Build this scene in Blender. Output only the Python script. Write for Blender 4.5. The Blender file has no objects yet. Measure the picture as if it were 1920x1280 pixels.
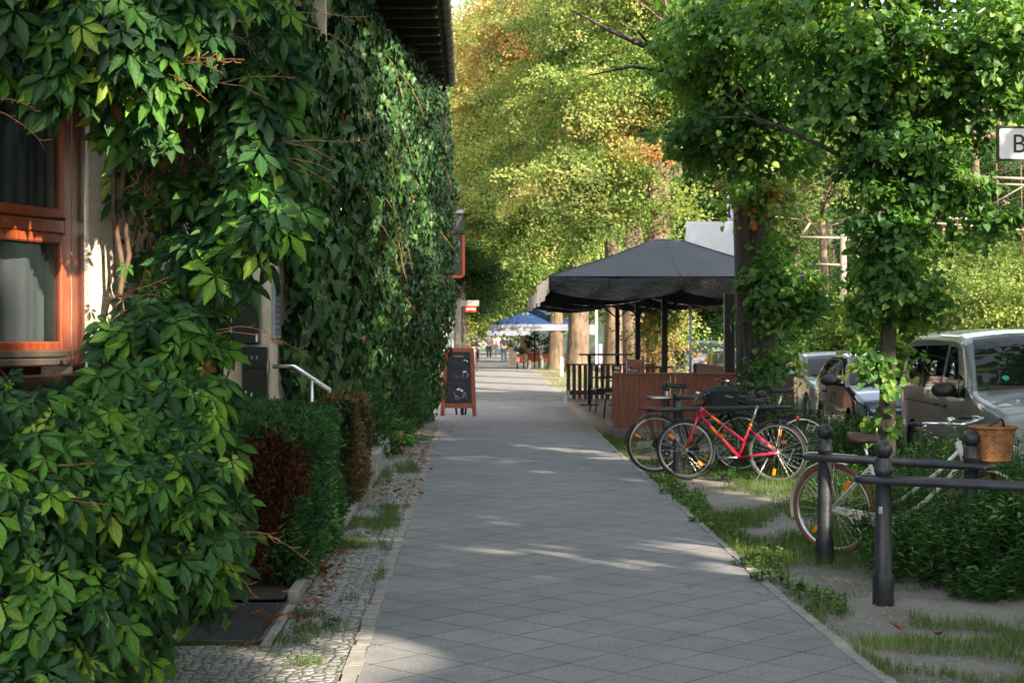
import bpy, math, random
import numpy as np
from mathutils import Vector, Matrix, Euler
R = math.radians
random.seed(7)
rng = np.random.default_rng(11)
sc = bpy.context.scene
col = sc.collection

# ------------------------------------------------------------------ camera, sky, sun, exposure
F = 2945.0                      # focal length in pixels of the 1920 px wide photograph
YAW, PITCH, CAMH = -1.48, -0.195, 1.65
cam = bpy.data.cameras.new('camera')
cam.lens = F / 1920 * 36; cam.sensor_width = 36
cam.clip_start = 0.1; cam.clip_end = 1500
cam.dof.use_dof = True; cam.dof.focus_distance = 11.5; cam.dof.aperture_fstop = 6.3
co = bpy.data.objects.new('camera', cam); col.objects.link(co)
co.location = (0, 0, CAMH); co.rotation_euler = (R(90 + PITCH), 0, R(YAW))
sc.camera = co

SUN_EL, SUN_AZ = 27.0, 38.0     # azimuth: degrees to the right of straight behind the camera
sx, sy, sz = math.sin(R(SUN_AZ)) * math.cos(R(SUN_EL)), -math.cos(R(SUN_AZ)) * math.cos(R(SUN_EL)), math.sin(R(SUN_EL))
w = bpy.data.worlds.new('World'); sc.world = w; w.use_nodes = True
nt = w.node_tree; nt.nodes.clear()
sky = nt.nodes.new('ShaderNodeTexSky'); sky.sky_type = 'NISHITA'; sky.sun_disc = False
sky.sun_elevation = R(SUN_EL); sky.sun_rotation = math.atan2(sx, sy)
sky.air_density = 1.2; sky.dust_density = 2.0; sky.ozone_density = 1.0
bg = nt.nodes.new('ShaderNodeBackground'); bg.inputs[1].default_value = 0.15
wo = nt.nodes.new('ShaderNodeOutputWorld')
hs = nt.nodes.new('ShaderNodeHueSaturation'); hs.inputs['Saturation'].default_value = 0.45; nt.links.new(sky.outputs[0], hs.inputs['Color']); nt.links.new(hs.outputs[0], bg.inputs[0]); nt.links.new(bg.outputs[0], wo.inputs[0])
sl = bpy.data.lights.new('sun', 'SUN'); sl.energy = 3.6; sl.angle = R(0.6); sl.color = (1.0, 0.86, 0.66)
so = bpy.data.objects.new('sun', sl); col.objects.link(so)
so.rotation_euler = Vector((sx, sy, sz)).to_track_quat('Z', 'Y').to_euler()
so.location = (20, -30, 30)
sc.view_settings.view_transform = 'Standard'; sc.view_settings.look = 'None'
sc.view_settings.gamma = 1; sc.view_settings.exposure = 2.2
sc.cycles.max_bounces = 8; sc.cycles.diffuse_bounces = 3; sc.cycles.transmission_bounces = 4
sc.cycles.glossy_bounces = 3

def at(px, py, d):
    """point at depth y=d on the ray through photo pixel px,py"""
    v = Vector(((px - 960) / F, (640 - py) / F, -1.0)); v.rotate(co.rotation_euler)
    k = d / v.y
    return Vector((v.x * k, d, CAMH + v.z * k))

# ------------------------------------------------------------------ object helpers
def tag(o, label=None, cat=None, group=None, kind=None):
    if label: o['label'] = label
    if cat: o['category'] = cat
    if group: o['group'] = group
    if kind: o['kind'] = kind
    return o
def empty(name, loc=(0, 0, 0), rz=0, label=None, cat=None, group=None):
    o = bpy.data.objects.new(name, None); col.objects.link(o)
    o.empty_display_size = 0.2
    o.location = loc; o.rotation_euler = (0, 0, rz)
    return tag(o, label, cat, group)
def copy_tree(o, parent=None):
    c = o.copy(); col.objects.link(c); c.parent = parent
    if parent is not None: c.matrix_parent_inverse = o.matrix_parent_inverse
    for ch in [x for x in bpy.data.objects if x.parent == o]: copy_tree(ch, c)
    return c

class MB:
    def __init__(s): s.v = []; s.f = []; s.sm = []
    def add(s, vs, fs, smooth=False):
        b = len(s.v); s.v += [tuple(p) for p in vs]
        for f in fs: s.f.append([b + i for i in f]); s.sm.append(smooth)
        return s
    def box(s, x0, x1, y0, y1, z0, z1, M=None):
        p = [Vector((x, y, z)) for z in (z0, z1) for x, y in ((x0, y0), (x1, y0), (x1, y1), (x0, y1))]
        if M is not None: p = [M @ q for q in p]
        return s.add(p, [(3, 2, 1, 0), (4, 5, 6, 7), (0, 1, 5, 4), (1, 2, 6, 5), (2, 3, 7, 6), (3, 0, 4, 7)])
    def cbox(s, x0, x1, y0, y1, z0, z1, c=0.01, M=None):
        """box with chamfered edges"""
        vs = []; X = (x0, x1); Y = (y0, y1); Z = (z0, z1)
        for iz in (0, 1):
            for iy in (0, 1):
                for ix in (0, 1):
                    sx_, sy_, sz_ = (1, -1)[ix], (1, -1)[iy], (1, -1)[iz]
                    vs += [(X[ix], Y[iy] + sy_ * c, Z[iz] + sz_ * c), (X[ix] + sx_ * c, Y[iy], Z[iz] + sz_ * c), (X[ix] + sx_ * c, Y[iy] + sy_ * c, Z[iz])]
        def c_(ix, iy, iz, a): return (iz * 4 + iy * 2 + ix) * 3 + a
        fs = []
        for i in (0, 1):
            o = (lambda L: L if i else L[::-1])
            fs.append(o([c_(i, 0, 0, 0), c_(i, 1, 0, 0), c_(i, 1, 1, 0), c_(i, 0, 1, 0)]))
            fs.append(o([c_(0, i, 0, 1), c_(0, i, 1, 1), c_(1, i, 1, 1), c_(1, i, 0, 1)]))
            fs.append(o([c_(0, 0, i, 2), c_(1, 0, i, 2), c_(1, 1, i, 2), c_(0, 1, i, 2)]))
        for a in (0, 1):
            for b in (0, 1):
                fs.append([c_(0, a, b, 1), c_(1, a, b, 1), c_(1, a, b, 2), c_(0, a, b, 2)])
                fs.append([c_(a, 0, b, 0), c_(a, 1, b, 0), c_(a, 1, b, 2), c_(a, 0, b, 2)])
                fs.append([c_(a, b, 0, 0), c_(a, b, 1, 0), c_(a, b, 1, 1), c_(a, b, 0, 1)])
                for d in (0, 1): fs.append([c_(a, b, d, 0), c_(a, b, d, 1), c_(a, b, d, 2)])
        vs = [Vector(q) for q in vs]
        if M is not None: vs = [M @ q for q in vs]
        return s.add(vs, fs)
    def tube(s, pts, r, n=8, caps=True, closed=False, smooth=True, flat=1.0, jit=0.0):
        pts = [Vector(p) for p in pts]; m = len(pts)
        rr = list(r) if isinstance(r, (list, tuple)) else [r] * m
        b = len(s.v); up = None; vs = []
        for i, p in enumerate(pts):
            a = pts[(i - 1) % m] if (i or closed) else p; c = pts[(i + 1) % m] if (i < m - 1 or closed) else p
            t = (c - a).normalized()
            if up is None:
                up = Vector((0, 0, 1)) if abs(t.z) < 0.9 else Vector((1, 0, 0))
            u = t.cross(up)
            if u.length < 1e-5: u = t.cross(Vector((0, 1, 0.1)))
            u.normalize(); v_ = u.cross(t).normalized(); up = v_
            for k in range(n):
                an = 2 * math.pi * k / n; rj = rr[i] * (1 + (random.uniform(-jit, jit) if jit else 0))
                vs.append(p + u * math.cos(an) * rj + v_ * math.sin(an) * rj * flat)
        fs = []
        for i in range(m if closed else m - 1):
            j = (i + 1) % m
            for k in range(n): fs.append([i * n + k, i * n + (k + 1) % n, j * n + (k + 1) % n, j * n + k])
        s.add(vs, fs, smooth)
        if caps and not closed:
            s.f.append([b + k for k in range(n)][::-1]); s.sm.append(False)
            s.f.append([b + (m - 1) * n + k for k in range(n)]); s.sm.append(False)
        return s
    def lathe(s, prof, n=16, M=None, smooth=True, a0=0, a1=2 * math.pi):
        """prof: (radius, z) pairs round the z axis"""
        full = abs(a1 - a0 - 2 * math.pi) < 1e-6; k_ = n if full else n + 1
        vs = []
        for r_, z in prof:
            for k in range(k_):
                an = a0 + (a1 - a0) * k / n; vs.append(Vector((r_ * math.cos(an), r_ * math.sin(an), z)))
        if M is not None: vs = [M @ q for q in vs]
        fs = []
        for i in range(len(prof) - 1):
            for k in range(n):
                j = (k + 1) % k_; fs.append([i * k_ + k, i * k_ + j, (i + 1) * k_ + j, (i + 1) * k_ + k])
        return s.add(vs, fs, smooth)
    def ball(s, c, r, n=12, m=8, sc_=(1, 1, 1)):
        pr = [(max(1e-4, r * math.sin(math.pi * i / m)), -r * math.cos(math.pi * i / m)) for i in range(m + 1)]
        return s.lathe(pr, n, Matrix.Translation(Vector(c)) @ Matrix.Diagonal((*sc_, 1)))
    def prism(s, poly, z0, z1, M=None, smooth=False):
        """polygon in xy extruded along z"""
        n = len(poly); vs = [Vector((x, y, z)) for z in (z0, z1) for x, y in poly]
        if M is not None: vs = [M @ q for q in vs]
        s.add(vs, [list(range(n))[::-1], list(range(n, 2 * n))]); b = len(s.v) - 2 * n
        for i in range(n):
            j = (i + 1) % n; s.f.append([b + i, b + j, b + n + j, b + n + i]); s.sm.append(smooth)
        return s
    def grid(s, fn, nu, nv, smooth=True, flip=False):
        vs = [fn(i / nu, j / nv) for i in range(nu + 1) for j in range(nv + 1)]
        fs = []
        for i in range(nu):
            for j in range(nv):
                a = i * (nv + 1) + j; q = [a, a + nv + 1, a + nv + 2, a + 1]; fs.append(q[::-1] if flip else q)
        return s.add(vs, fs, smooth)
    def build(s, name, m, parent=None, bevel=0, subd=0, solid=0):
        me = bpy.data.meshes.new(name); me.from_pydata(s.v, [], s.f); me.validate()
        if len(me.polygons) == len(s.sm): me.polygons.foreach_set('use_smooth', s.sm)
        me.update()
        o = bpy.data.objects.new(name, me); col.objects.link(o); me.materials.append(m)
        if parent is not None: o.parent = parent
        if solid: q = o.modifiers.new('s', 'SOLIDIFY'); q.thickness = solid; q.offset = 0
        if bevel: q = o.modifiers.new('b', 'BEVEL'); q.width = bevel; q.segments = 2; q.limit_method = 'ANGLE'
        if subd: q = o.modifiers.new('d', 'SUBSURF'); q.levels = subd; q.render_levels = subd
        return o

# ------------------------------------------------------------------ materials
def nodes(name):
    m = bpy.data.materials.new(name); m.use_nodes = True; t = m.node_tree
    return m, t, t.nodes['Principled BSDF']
def N(t, typ, **k):
    n = t.nodes.new(typ)
    for a, b in k.items(): setattr(n, a, b)
    return n
def mix(t, fac, a, b, mode='MIX'):
    n = N(t, 'ShaderNodeMixRGB', blend_type=mode)
    for s_, v in ((0, fac), (1, a), (2, b)):
        if hasattr(v, 'links'): t.links.new(v, n.inputs[s_])
        elif isinstance(v, (int, float)): n.inputs[s_].default_value = v
        else: n.inputs[s_].default_value = (*v, 1)
    return n.outputs[0]
def math_(t, op, a, b=None, clamp=False):
    n = N(t, 'ShaderNodeMath', operation=op); n.use_clamp = clamp
    for i, v in enumerate((a, b)):
        if v is None: continue
        if hasattr(v, 'links'): t.links.new(v, n.inputs[i])
        else: n.inputs[i].default_value = v
    return n.outputs[0]
def coords(t, obj=True, scale=(1, 1, 1), rot=(0, 0, 0)):
    c = N(t, 'ShaderNodeTexCoord'); mp = N(t, 'ShaderNodeMapping')
    t.links.new(c.outputs['Object' if obj else 'Generated'], mp.inputs[0])
    mp.inputs['Scale'].default_value = scale; mp.inputs['Rotation'].default_value = rot
    return mp.outputs[0]
def noise(t, vec, scale, detail=4, rough=0.6):
    n = N(t, 'ShaderNodeTexNoise'); n.inputs['Scale'].default_value = scale
    n.inputs['Detail'].default_value = detail; n.inputs['Roughness'].default_value = rough
    if vec is not None: t.links.new(vec, n.inputs['Vector'])
    return n.outputs[0]
def ramp(t, fac, stops, interp='LINEAR'):
    n = N(t, 'ShaderNodeValToRGB'); n.color_ramp.interpolation = interp
    while len(n.color_ramp.elements) < len(stops): n.color_ramp.elements.new(0.5)
    for e, (p, c) in zip(n.color_ramp.elements, stops):
        e.position = p; e.color = (*c, 1) if len(c) == 3 else c
    t.links.new(fac, n.inputs[0]); return n.outputs[0]
def bump(t, bs, h, strength=0.3, dist=0.02):
    n = N(t, 'ShaderNodeBump'); n.inputs['Strength'].default_value = strength; n.inputs['Distance'].default_value = dist
    t.links.new(h, n.inputs['Height']); t.links.new(n.outputs[0], bs.inputs['Normal'])
def mat(name, c, rough=0.6, metal=0.0, var=0.18, vs=8.0, bmp=0.15, scale=(1, 1, 1), coat=0.0, spec=0.5, dist=0.01):
    m, t, b = nodes(name); v = coords(t, scale=scale)
    n1 = noise(t, v, vs, 5)
    a = tuple(x * (1 - var) for x in c); e = tuple(min(1, x * (1 + var)) for x in c)
    t.links.new(ramp(t, n1, [(0.3, a), (0.7, e)]), b.inputs['Base Color'])
    b.inputs['Roughness'].default_value = rough; b.inputs['Metallic'].default_value = metal
    b.inputs['Coat Weight'].default_value = coat; b.inputs['Specular IOR Level'].default_value = spec
    if bmp: bump(t, b, noise(t, v, vs * 6, 4), bmp, dist)
    return m
def leafmat(name, stops, rough=0.45, trans=0.35, spec=0.4, tcol=None, veins=False):
    """colour by the per leaf value 'tint', part of the light passes through"""
    m, t, b = nodes(name); a = N(t, 'ShaderNodeAttribute'); a.attribute_name = 'tint'
    c = ramp(t, a.outputs['Fac'], stops)
    c = mix(t, 1, c, ramp(t, noise(t, coords(t), 45, 3), [(0.3, (0.82, 0.84, 0.82)), (0.7, (1.12, 1.1, 1.1))]), 'MULTIPLY')
    if veins:
        u_ = N(t, 'ShaderNodeAttribute'); u_.attribute_name = 'leaf_uv'; sp = N(t, 'ShaderNodeSeparateXYZ'); t.links.new(u_.outputs['Vector'], sp.inputs[0])
        ax_ = math_(t, 'ABSOLUTE', sp.outputs[0]); ph = math_(t, 'FRACT', math_(t, 'MULTIPLY', math_(t, 'SUBTRACT', sp.outputs[1], math_(t, 'MULTIPLY', ax_, 1.3)), 7))
        sv = ramp(t, ph, [(0, (1, 1, 1)), (.12, (0, 0, 0)), (.90, (0, 0, 0)), (1, (1, 1, 1))]); mv = ramp(t, ax_, [(.008, (1, 1, 1)), (.03, (0, 0, 0))])
        vv = mix(t, 1, sv, mv, 'LIGHTEN'); c = mix(t, vv, c, mix(t, 1, c, (1.55, 1.45, 1.5), 'MULTIPLY')); bump(t, b, vv, .5, .004)
    t.links.new(c, b.inputs['Base Color']); b.inputs['Roughness'].default_value = rough
    b.inputs['Specular IOR Level'].default_value = spec
    tr = N(t, 'ShaderNodeBsdfTranslucent')
    tc = mix(t, 1.0, c, tcol or (1.5, 1.6, 0.6), 'MULTIPLY')
    t.links.new(tc, tr.inputs[0])
    ms = N(t, 'ShaderNodeMixShader'); ms.inputs[0].default_value = trans
    t.links.new(b.outputs[0], ms.inputs[1]); t.links.new(tr.outputs[0], ms.inputs[2])
    t.links.new(ms.outputs[0], t.nodes['Material Output'].inputs[0])
    return m

M = {}
def wood(name, c, rough=0.55, sc_=(3, 3, 3), coat=0.0):
    return mat(name, c, rough, var=0.4, vs=5, bmp=0.25, scale=sc_, coat=coat)
# paved walk of square slabs laid diagonally
m, t, b = nodes('slab_paving'); v = coords(t, rot=(0, 0, R(45)), scale=(2.857, 2.857, 1))
br = N(t, 'ShaderNodeTexBrick'); br.offset = 0.0; br.squash = 1
for k_, v_ in (('Scale', 1), ('Mortar Size', 0.013), ('Mortar Smooth', 0.15), ('Bias', 0), ('Brick Width', 1), ('Row Height', 1)): br.inputs[k_].default_value = v_
br.inputs['Color1'].default_value = (0.200, 0.203, 0.219, 1); br.inputs['Color2'].default_value = (0.232, 0.234, 0.250, 1); br.inputs['Mortar'].default_value = (0.03, 0.03, 0.025, 1)
nz = N(t, 'ShaderNodeTexNoise'); nz.inputs['Scale'].default_value = 3.0
vm = N(t, 'ShaderNodeVectorMath', operation='SCALE'); t.links.new(nz.outputs[1], vm.inputs[0]); vm.inputs['Scale'].default_value = 0.03
va = N(t, 'ShaderNodeVectorMath', operation='ADD'); t.links.new(v, va.inputs[0]); t.links.new(vm.outputs[0], va.inputs[1]); t.links.new(va.outputs[0], br.inputs['Vector'])
w0 = coords(t)
big = noise(t, w0, 0.9, 5); fine = noise(t, w0, 75, 3, 0.8)
jn = ramp(t, noise(t, w0, 1.7, 3), [(0.30, (0.25, 0.25, 0.25)), (0.48, (1, 1, 1))])           # joints filled with sand here and there
c1 = mix(t, jn, (0.217, 0.219, 0.235), br.outputs[0])
c1 = mix(t, 1, c1, ramp(t, big, [(0.25, (0.78, 0.78, 0.77)), (0.75, (1.12, 1.1, 1.06))]), 'MULTIPLY')
sp_ = N(t, 'ShaderNodeTexVoronoi'); sp_.inputs['Scale'].default_value = 2.3; t.links.new(w0, sp_.inputs['Vector'])
c1 = mix(t, 1, c1, ramp(t, sp_.outputs[0], [(0.035, (0.55, 0.55, 0.55)), (0.06, (1, 1, 1))]), 'MULTIPLY')
c1 = mix(t, 1, c1, ramp(t, noise(t, w0, 3.1, 6, 0.7), [(0.32, (0.84, 0.83, 0.80)), (0.6, (1.04, 1.04, 1.04))]), 'MULTIPLY')
c1 = mix(t, 1, c1, ramp(t, fine, [(0.3, (0.45, 0.45, 0.47)), (0.5, (1, 1, 1)), (0.70, (1.5, 1.5, 1.48))]), 'MULTIPLY')
t.links.new(c1, b.inputs['Base Color']); b.inputs['Roughness'].default_value = 0.8
hh = math_(t, 'ADD', math_(t, 'MULTIPLY', fine, 0.5), math_(t, 'MULTIPLY', br.outputs['Fac'], -0.8)); bump(t, b, hh, 0.45, 0.008)
M['slab'] = m
def cobble(name, scale, ca, cb, gap, moss=0.5):
    m, t, b = nodes(name); v = coords(t)
    vo = N(t, 'ShaderNodeTexVoronoi'); vo.inputs['Scale'].default_value = scale; vo.inputs['Randomness'].default_value = 0.65; t.links.new(v, vo.inputs['Vector'])
    ve = N(t, 'ShaderNodeTexVoronoi', feature='DISTANCE_TO_EDGE'); ve.inputs['Scale'].default_value = scale; ve.inputs['Randomness'].default_value = 0.65; t.links.new(v, ve.inputs['Vector'])
    sp = N(t, 'ShaderNodeSeparateColor'); t.links.new(vo.outputs['Color'], sp.inputs[0])
    stone = ramp(t, sp.outputs[0], [(0, ca), (1, cb)])
    stone = mix(t, 1, stone, ramp(t, noise(t, v, 60, 3), [(0.3, (0.75, 0.75, 0.75)), (0.7, (1.2, 1.2, 1.2))]), 'MULTIPLY')
    mos = ramp(t, noise(t, v, 2.4, 4), [(0.45, gap), (0.62, (0.07, 0.09, 0.03))])
    e = ramp(t, ve.outputs[0], [(0.03, (0, 0, 0)), (0.11, (1, 1, 1))])
    t.links.new(mix(t, e, mos, stone), b.inputs['Base Color']); b.inputs['Roughness'].default_value = 0.75
    bump(t, b, ramp(t, ve.outputs[0], [(0, (0, 0, 0)), (0.28, (1, 1, 1))]), 0.8, 0.015)
    return m
M['mosaic'] = cobble('mosaic_paving', 17, (0.22, 0.22, 0.225), (0.38, 0.37, 0.35), (0.12, 0.11, 0.095))
M['setts'] = cobble('setts', 8, (0.16, 0.16, 0.17), (0.28, 0.28, 0.28), (0.06, 0.055, 0.05))
# bare sandy verge
m, t, b = nodes('sandy_soil'); v = coords(t)
cc = ramp(t, noise(t, v, 1.3, 6, 0.65), [(0.3, (0.12, 0.105, 0.08)), (0.5, (0.23, 0.215, 0.185)), (0.75, (0.31, 0.295, 0.265))])
cc = mix(t, 1, cc, ramp(t, noise(t, v, 110, 3, 0.8), [(0.3, (0.5, 0.5, 0.5)), (0.5, (1, 1, 1)), (0.75, (1.4, 1.4, 1.4))]), 'MULTIPLY')
t.links.new(cc, b.inputs['Base Color']); b.inputs['Roughness'].default_value = 0.95
bump(t, b, noise(t, v, 60, 5, 0.75), 0.7, 0.02); M['soil'] = m
M['earth'] = mat('dark_earth', (0.045, 0.032, 0.022), 0.95, var=0.5, vs=6, bmp=0.6)
M['asphalt'] = mat('asphalt', (0.085, 0.083, 0.082), 0.85, var=0.25, vs=3, bmp=0.4)
M['ballast'] = mat('ballast', (0.13, 0.085, 0.06), 0.9, var=0.5, vs=14, bmp=0.8)
M['kerb'] = mat('kerb_stone', (0.26, 0.245, 0.225), 0.8, var=0.3, vs=9, bmp=0.4)
M['kerbwarm'] = mat('sandstone', (0.33, 0.25, 0.19), 0.85, var=0.3, vs=9, bmp=0.4)
M['render'] = mat('cream_roughcast', (0.62, 0.55, 0.42), 0.9, var=0.12, vs=14, bmp=0.9, dist=0.015)
M['white_render'] = mat('white_render', (0.78, 0.74, 0.66), 0.9, var=0.08, vs=4, bmp=0.3)
M['tile'] = mat('roof_tile', (0.09, 0.04, 0.03), 0.7, var=0.4, vs=12)
M['redtile'] = mat('red_roof', (0.42, 0.13, 0.07), 0.7, var=0.3, vs=5)
M['soffit'] = wood('dark_soffit', (0.035, 0.02, 0.014), 0.7)
M['gutter'] = mat('old_copper_gutter', (0.14, 0.12, 0.10), 0.5, 0.4, var=0.3, vs=4)
M['winwood'] = wood('orange_stained_wood', (0.25, 0.055, 0.018), 0.35, (9, 9, 1.2), coat=0.3)
M['sillbrown'] = mat('brown_sill', (0.055, 0.032, 0.024), 0.3, var=0.2, vs=4)
M['curtain'] = mat('net_curtain', (0.20, 0.24, 0.27), 0.9, var=0.15, vs=3, scale=(1, 1, 0.2))
M['dark'] = mat('dark_interior', (0.012, 0.012, 0.012), 0.9, bmp=0)
M['steel'] = mat('brushed_steel', (0.62, 0.61, 0.6), 0.25, 1.0, var=0.08, vs=30, bmp=0.05)
M['galv'] = mat('galvanised_steel', (0.42, 0.45, 0.5), 0.5, 0.6, var=0.2, vs=10)
M['grate'] = mat('grate_steel', (0.10, 0.10, 0.105), 0.55, 0.5, var=0.3, vs=12)
M['mailbox'] = mat('dark_green_enamel', (0.012, 0.022, 0.018), 0.3, var=0.2, vs=3, bmp=0.05)
M['plate'] = mat('silver_plate', (0.34, 0.36, 0.4), 0.35, 0.4, var=0.1, vs=10, bmp=0.05)
M['plateink'] = mat('grey_lettering', (0.09, 0.1, 0.12), 0.5, bmp=0)
M['fence'] = wood('redbrown_boards', (0.165, 0.048, 0.024), 0.6, (8, 8, 1.0))
M['fencedk'] = wood('dark_brown_boards', (0.07, 0.028, 0.018), 0.65, (8, 8, 1.0))
M['deckw'] = wood('weathered_deck', (0.12, 0.095, 0.08), 0.7, (4, 4, 4))
M['canvas'] = mat('black_awning_cloth', (0.020, 0.023, 0.036), 0.5, var=0.35, vs=1.6, bmp=0.6, spec=0.6, dist=0.03)
M['valance'] = mat('black_pvc_valance', (0.006, 0.006, 0.008), 0.38, var=0.2, vs=1.5, bmp=0.8, spec=0.4, dist=0.03)
M['bluecanvas'] = mat('blue_canvas', (0.010, 0.036, 0.13), 0.7, var=0.1, vs=3)
M['whitecanvas'] = mat('white_canvas', (0.17, 0.18, 0.23), 0.7, var=0.1, vs=3)
M['blk'] = mat('black_steel', (0.008, 0.008, 0.009), 0.5, 0.0, var=0.2, vs=8, bmp=0.05, spec=0.3)
M['anth'] = mat('anthracite_iron', (0.024, 0.026, 0.031), 0.45, 0.1, var=0.6, vs=7, bmp=0.35)
M['rubber'] = mat('rubber', (0.02, 0.02, 0.02), 0.75, var=0.2, vs=20)
M['tan_rubber'] = mat('brown_rubber', (0.15, 0.05, 0.025), 0.7, var=0.2, vs=20)
M['rim'] = mat('aluminium_rim', (0.55, 0.55, 0.53), 0.3, 0.9, var=0.1, vs=20, bmp=0)
M['spoke'] = mat('spoke_steel', (0.7, 0.7, 0.7), 0.25, 0.9, var=0.05, bmp=0)
M['red'] = mat('raspberry_red_paint', (0.56, 0.010, 0.045), 0.25, var=0.1, vs=5, bmp=0.02, coat=0.6)
M['orange'] = mat('orange_reflector', (0.9, 0.25, 0.01), 0.3, var=0.05, bmp=0)
M['redlens'] = mat('red_lens', (0.35, 0.01, 0.01), 0.2, var=0.05, bmp=0)
M['ivory'] = mat('ivory_paint', (0.70, 0.64, 0.58), 0.3, var=0.06, vs=5, bmp=0.02, coat=0.5)
M['leather'] = mat('brown_leather', (0.075, 0.025, 0.018), 0.45, var=0.3, vs=9)
M['bag'] = mat('dark_cloth', (0.02, 0.025, 0.028), 0.8, var=0.3, vs=14)
M['silverpaint'] = mat('silver_car_paint', (0.24, 0.26, 0.30), 0.3, 0.15, var=0.03, vs=2, bmp=0, coat=0.8)
M['vanpaint'] = mat('grey_silver_van_paint', (0.19, 0.205, 0.225), 0.3, 0.1, var=0.03, vs=2, bmp=0, coat=0.9)
M['darkpaint'] = mat('dark_blue_car_paint', (0.012, 0.02, 0.05), 0.12, 0.3, var=0.05, vs=2, bmp=0, coat=1.0)
M['bluegrey'] = mat('blue_grey_car_paint', (0.11, 0.13, 0.2), 0.25, 0.2, var=0.05, vs=2, bmp=0, coat=0.8)
M['bronze'] = mat('brown_lit_car_paint', (0.10, 0.045, 0.03), 0.15, 0.4, var=0.05, vs=2, bmp=0, coat=1.0)  # dark car; the orange light it reflects is put into the paint
M['plastic'] = mat('black_plastic', (0.018, 0.02, 0.022), 0.5, var=0.1, vs=10, bmp=0.05)
M['carglass'] = mat('car_glass', (0.008, 0.011, 0.011), 0.03, 0.0, var=0.1, vs=2, bmp=0, spec=0.35)
M['lamp'] = mat('headlamp_glass', (0.45, 0.48, 0.52), 0.08, 0.6, var=0.3, vs=18, bmp=0.05, coat=1.0)
M['whiteplate'] = mat('white_enamel', (0.78, 0.78, 0.80), 0.4, var=0.04, vs=6, bmp=0.02)
M['ink'] = mat('black_enamel', (0.02, 0.02, 0.022), 0.4, bmp=0)
M['board'] = mat('blackboard', (0.010, 0.013, 0.022), 0.55, var=0.3, vs=5, bmp=0.05)
M['chalk'] = mat('chalk', (0.5, 0.52, 0.55), 0.9, var=0.3, vs=60, bmp=0)
M['chalkdim'] = mat('faint_chalk', (0.10, 0.11, 0.13), 0.9, var=0.3, vs=60, bmp=0)
M['gold'] = mat('golden_lettering', (0.4, 0.22, 0.06), 0.5, bmp=0)
M['boardwood'] = wood('redbrown_frame', (0.30, 0.075, 0.035), 0.5, (5, 5, 1))
M['terracotta'] = mat('terracotta', (0.33, 0.08, 0.04), 0.7, var=0.2, vs=5)
M['orangepaint'] = mat('orange_paint', (0.42, 0.05, 0.012), 0.4, var=0.1, vs=5)
M['concrete'] = mat('concrete_pole', (0.19, 0.165, 0.135), 0.8, var=0.25, vs=4, scale=(3, 3, 0.5))
M['wire'] = mat('tram_wire', (0.24, 0.205, 0.165), 0.6, 0.3, var=0.2, bmp=0)
M['wallstone'] = mat('low_stone_wall', (0.2, 0.17, 0.14), 0.9, var=0.3, vs=4, bmp=0.5)
M['skin'] = mat('skin', (0.45, 0.27, 0.19), 0.55, var=0.08, bmp=0)
M['jeans'] = mat('blue_denim', (0.035, 0.055, 0.11), 0.85, var=0.2, vs=20)
M['shirt'] = mat('black_shirt', (0.015, 0.016, 0.02), 0.85, var=0.2, vs=10)
M['shirtg'] = mat('grey_shirt', (0.12, 0.13, 0.15), 0.85, var=0.2, vs=10)
M['shirtw'] = mat('white_shirt', (0.6, 0.58, 0.58), 0.85, var=0.1, vs=10)
M['hair'] = mat('dark_hair', (0.02, 0.013, 0.01), 0.7, var=0.3, vs=40)
def bark(name, ca, cb, vert=1.0, s=9):
    m, t, b = nodes(name); v = coords(t, scale=(s, s, vert)); n = noise(t, v, 1.2, 7, 0.7)
    n2 = noise(t, coords(t), 1.1, 3)
    c = ramp(t, n, [(0.35, ca), (0.65, cb)]); c = mix(t, 1, c, ramp(t, n2, [(0.3, (0.7, 0.72, 0.66)), (0.7, (1.15, 1.12, 1.1))]), 'MULTIPLY')
    t.links.new(c, b.inputs['Base Color']); b.inputs['Roughness'].default_value = 0.95; bump(t, b, n, 1.0, 0.05); return m
M['bark'] = bark('ridged_bark', (0.026, 0.022, 0.019), (0.125, 0.105, 0.09), 1.1, 11)
M['barkl'] = bark('pale_bark', (0.060, 0.043, 0.029), (0.22, 0.155, 0.105), 1.5, 6)
M['stem'] = mat('vine_stem', (0.12, 0.07, 0.045), 0.85, var=0.4, vs=20)
M['tendril'] = mat('reddish_tendril', (0.30, 0.14, 0.07), 0.7, var=0.4, vs=20)
M['straw'] = mat('dry_twigs', (0.33, 0.17, 0.09), 0.85, var=0.5, vs=20)
G = lambda r, g, b_: (r, g, b_)
M['creeper'] = leafmat('creeper_leaf', [(0, G(.010, .038, .016)), (.45, G(.028, .092, .022)), (.72, G(.075, .20, .022)), (.9, G(.17, .33, .028)), (.95, G(.26, .36, .06)), (.975, G(.19, .085, .035)), (1, G(.13, .045, .02))], 0.48, 0.32, 0.3, None, True)
M['ivy'] = leafmat('ivy_leaf', [(0, G(.011, .034, .013)), (.6, G(.033, .092, .021)), (.9, G(.060, .145, .025)), (.965, G(.10, .19, .03)), (1, G(.17, .055, .025))], 0.45, 0.12, 0.35)
M['linden'] = leafmat('linden_leaf', [(0, G(.026, .075, .026)), (.40, G(.065, .17, .042)), (.68, G(.16, .29, .055)), (.87, G(.32, .40, .11)), (1, G(.32, .12, .03))], 0.5, 0.42, 0.35)
M['sunny'] = leafmat('yellowing_leaf', [(0, G(.024, .066, .016)), (.28, G(.080, .160, .034)), (.55, G(.24, .31, .08)), (.82, G(.40, .37, .14)), (1, G(.37, .17, .065))], 0.55, 0.42, 0.25, (1.25, 1.35, .75))
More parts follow.
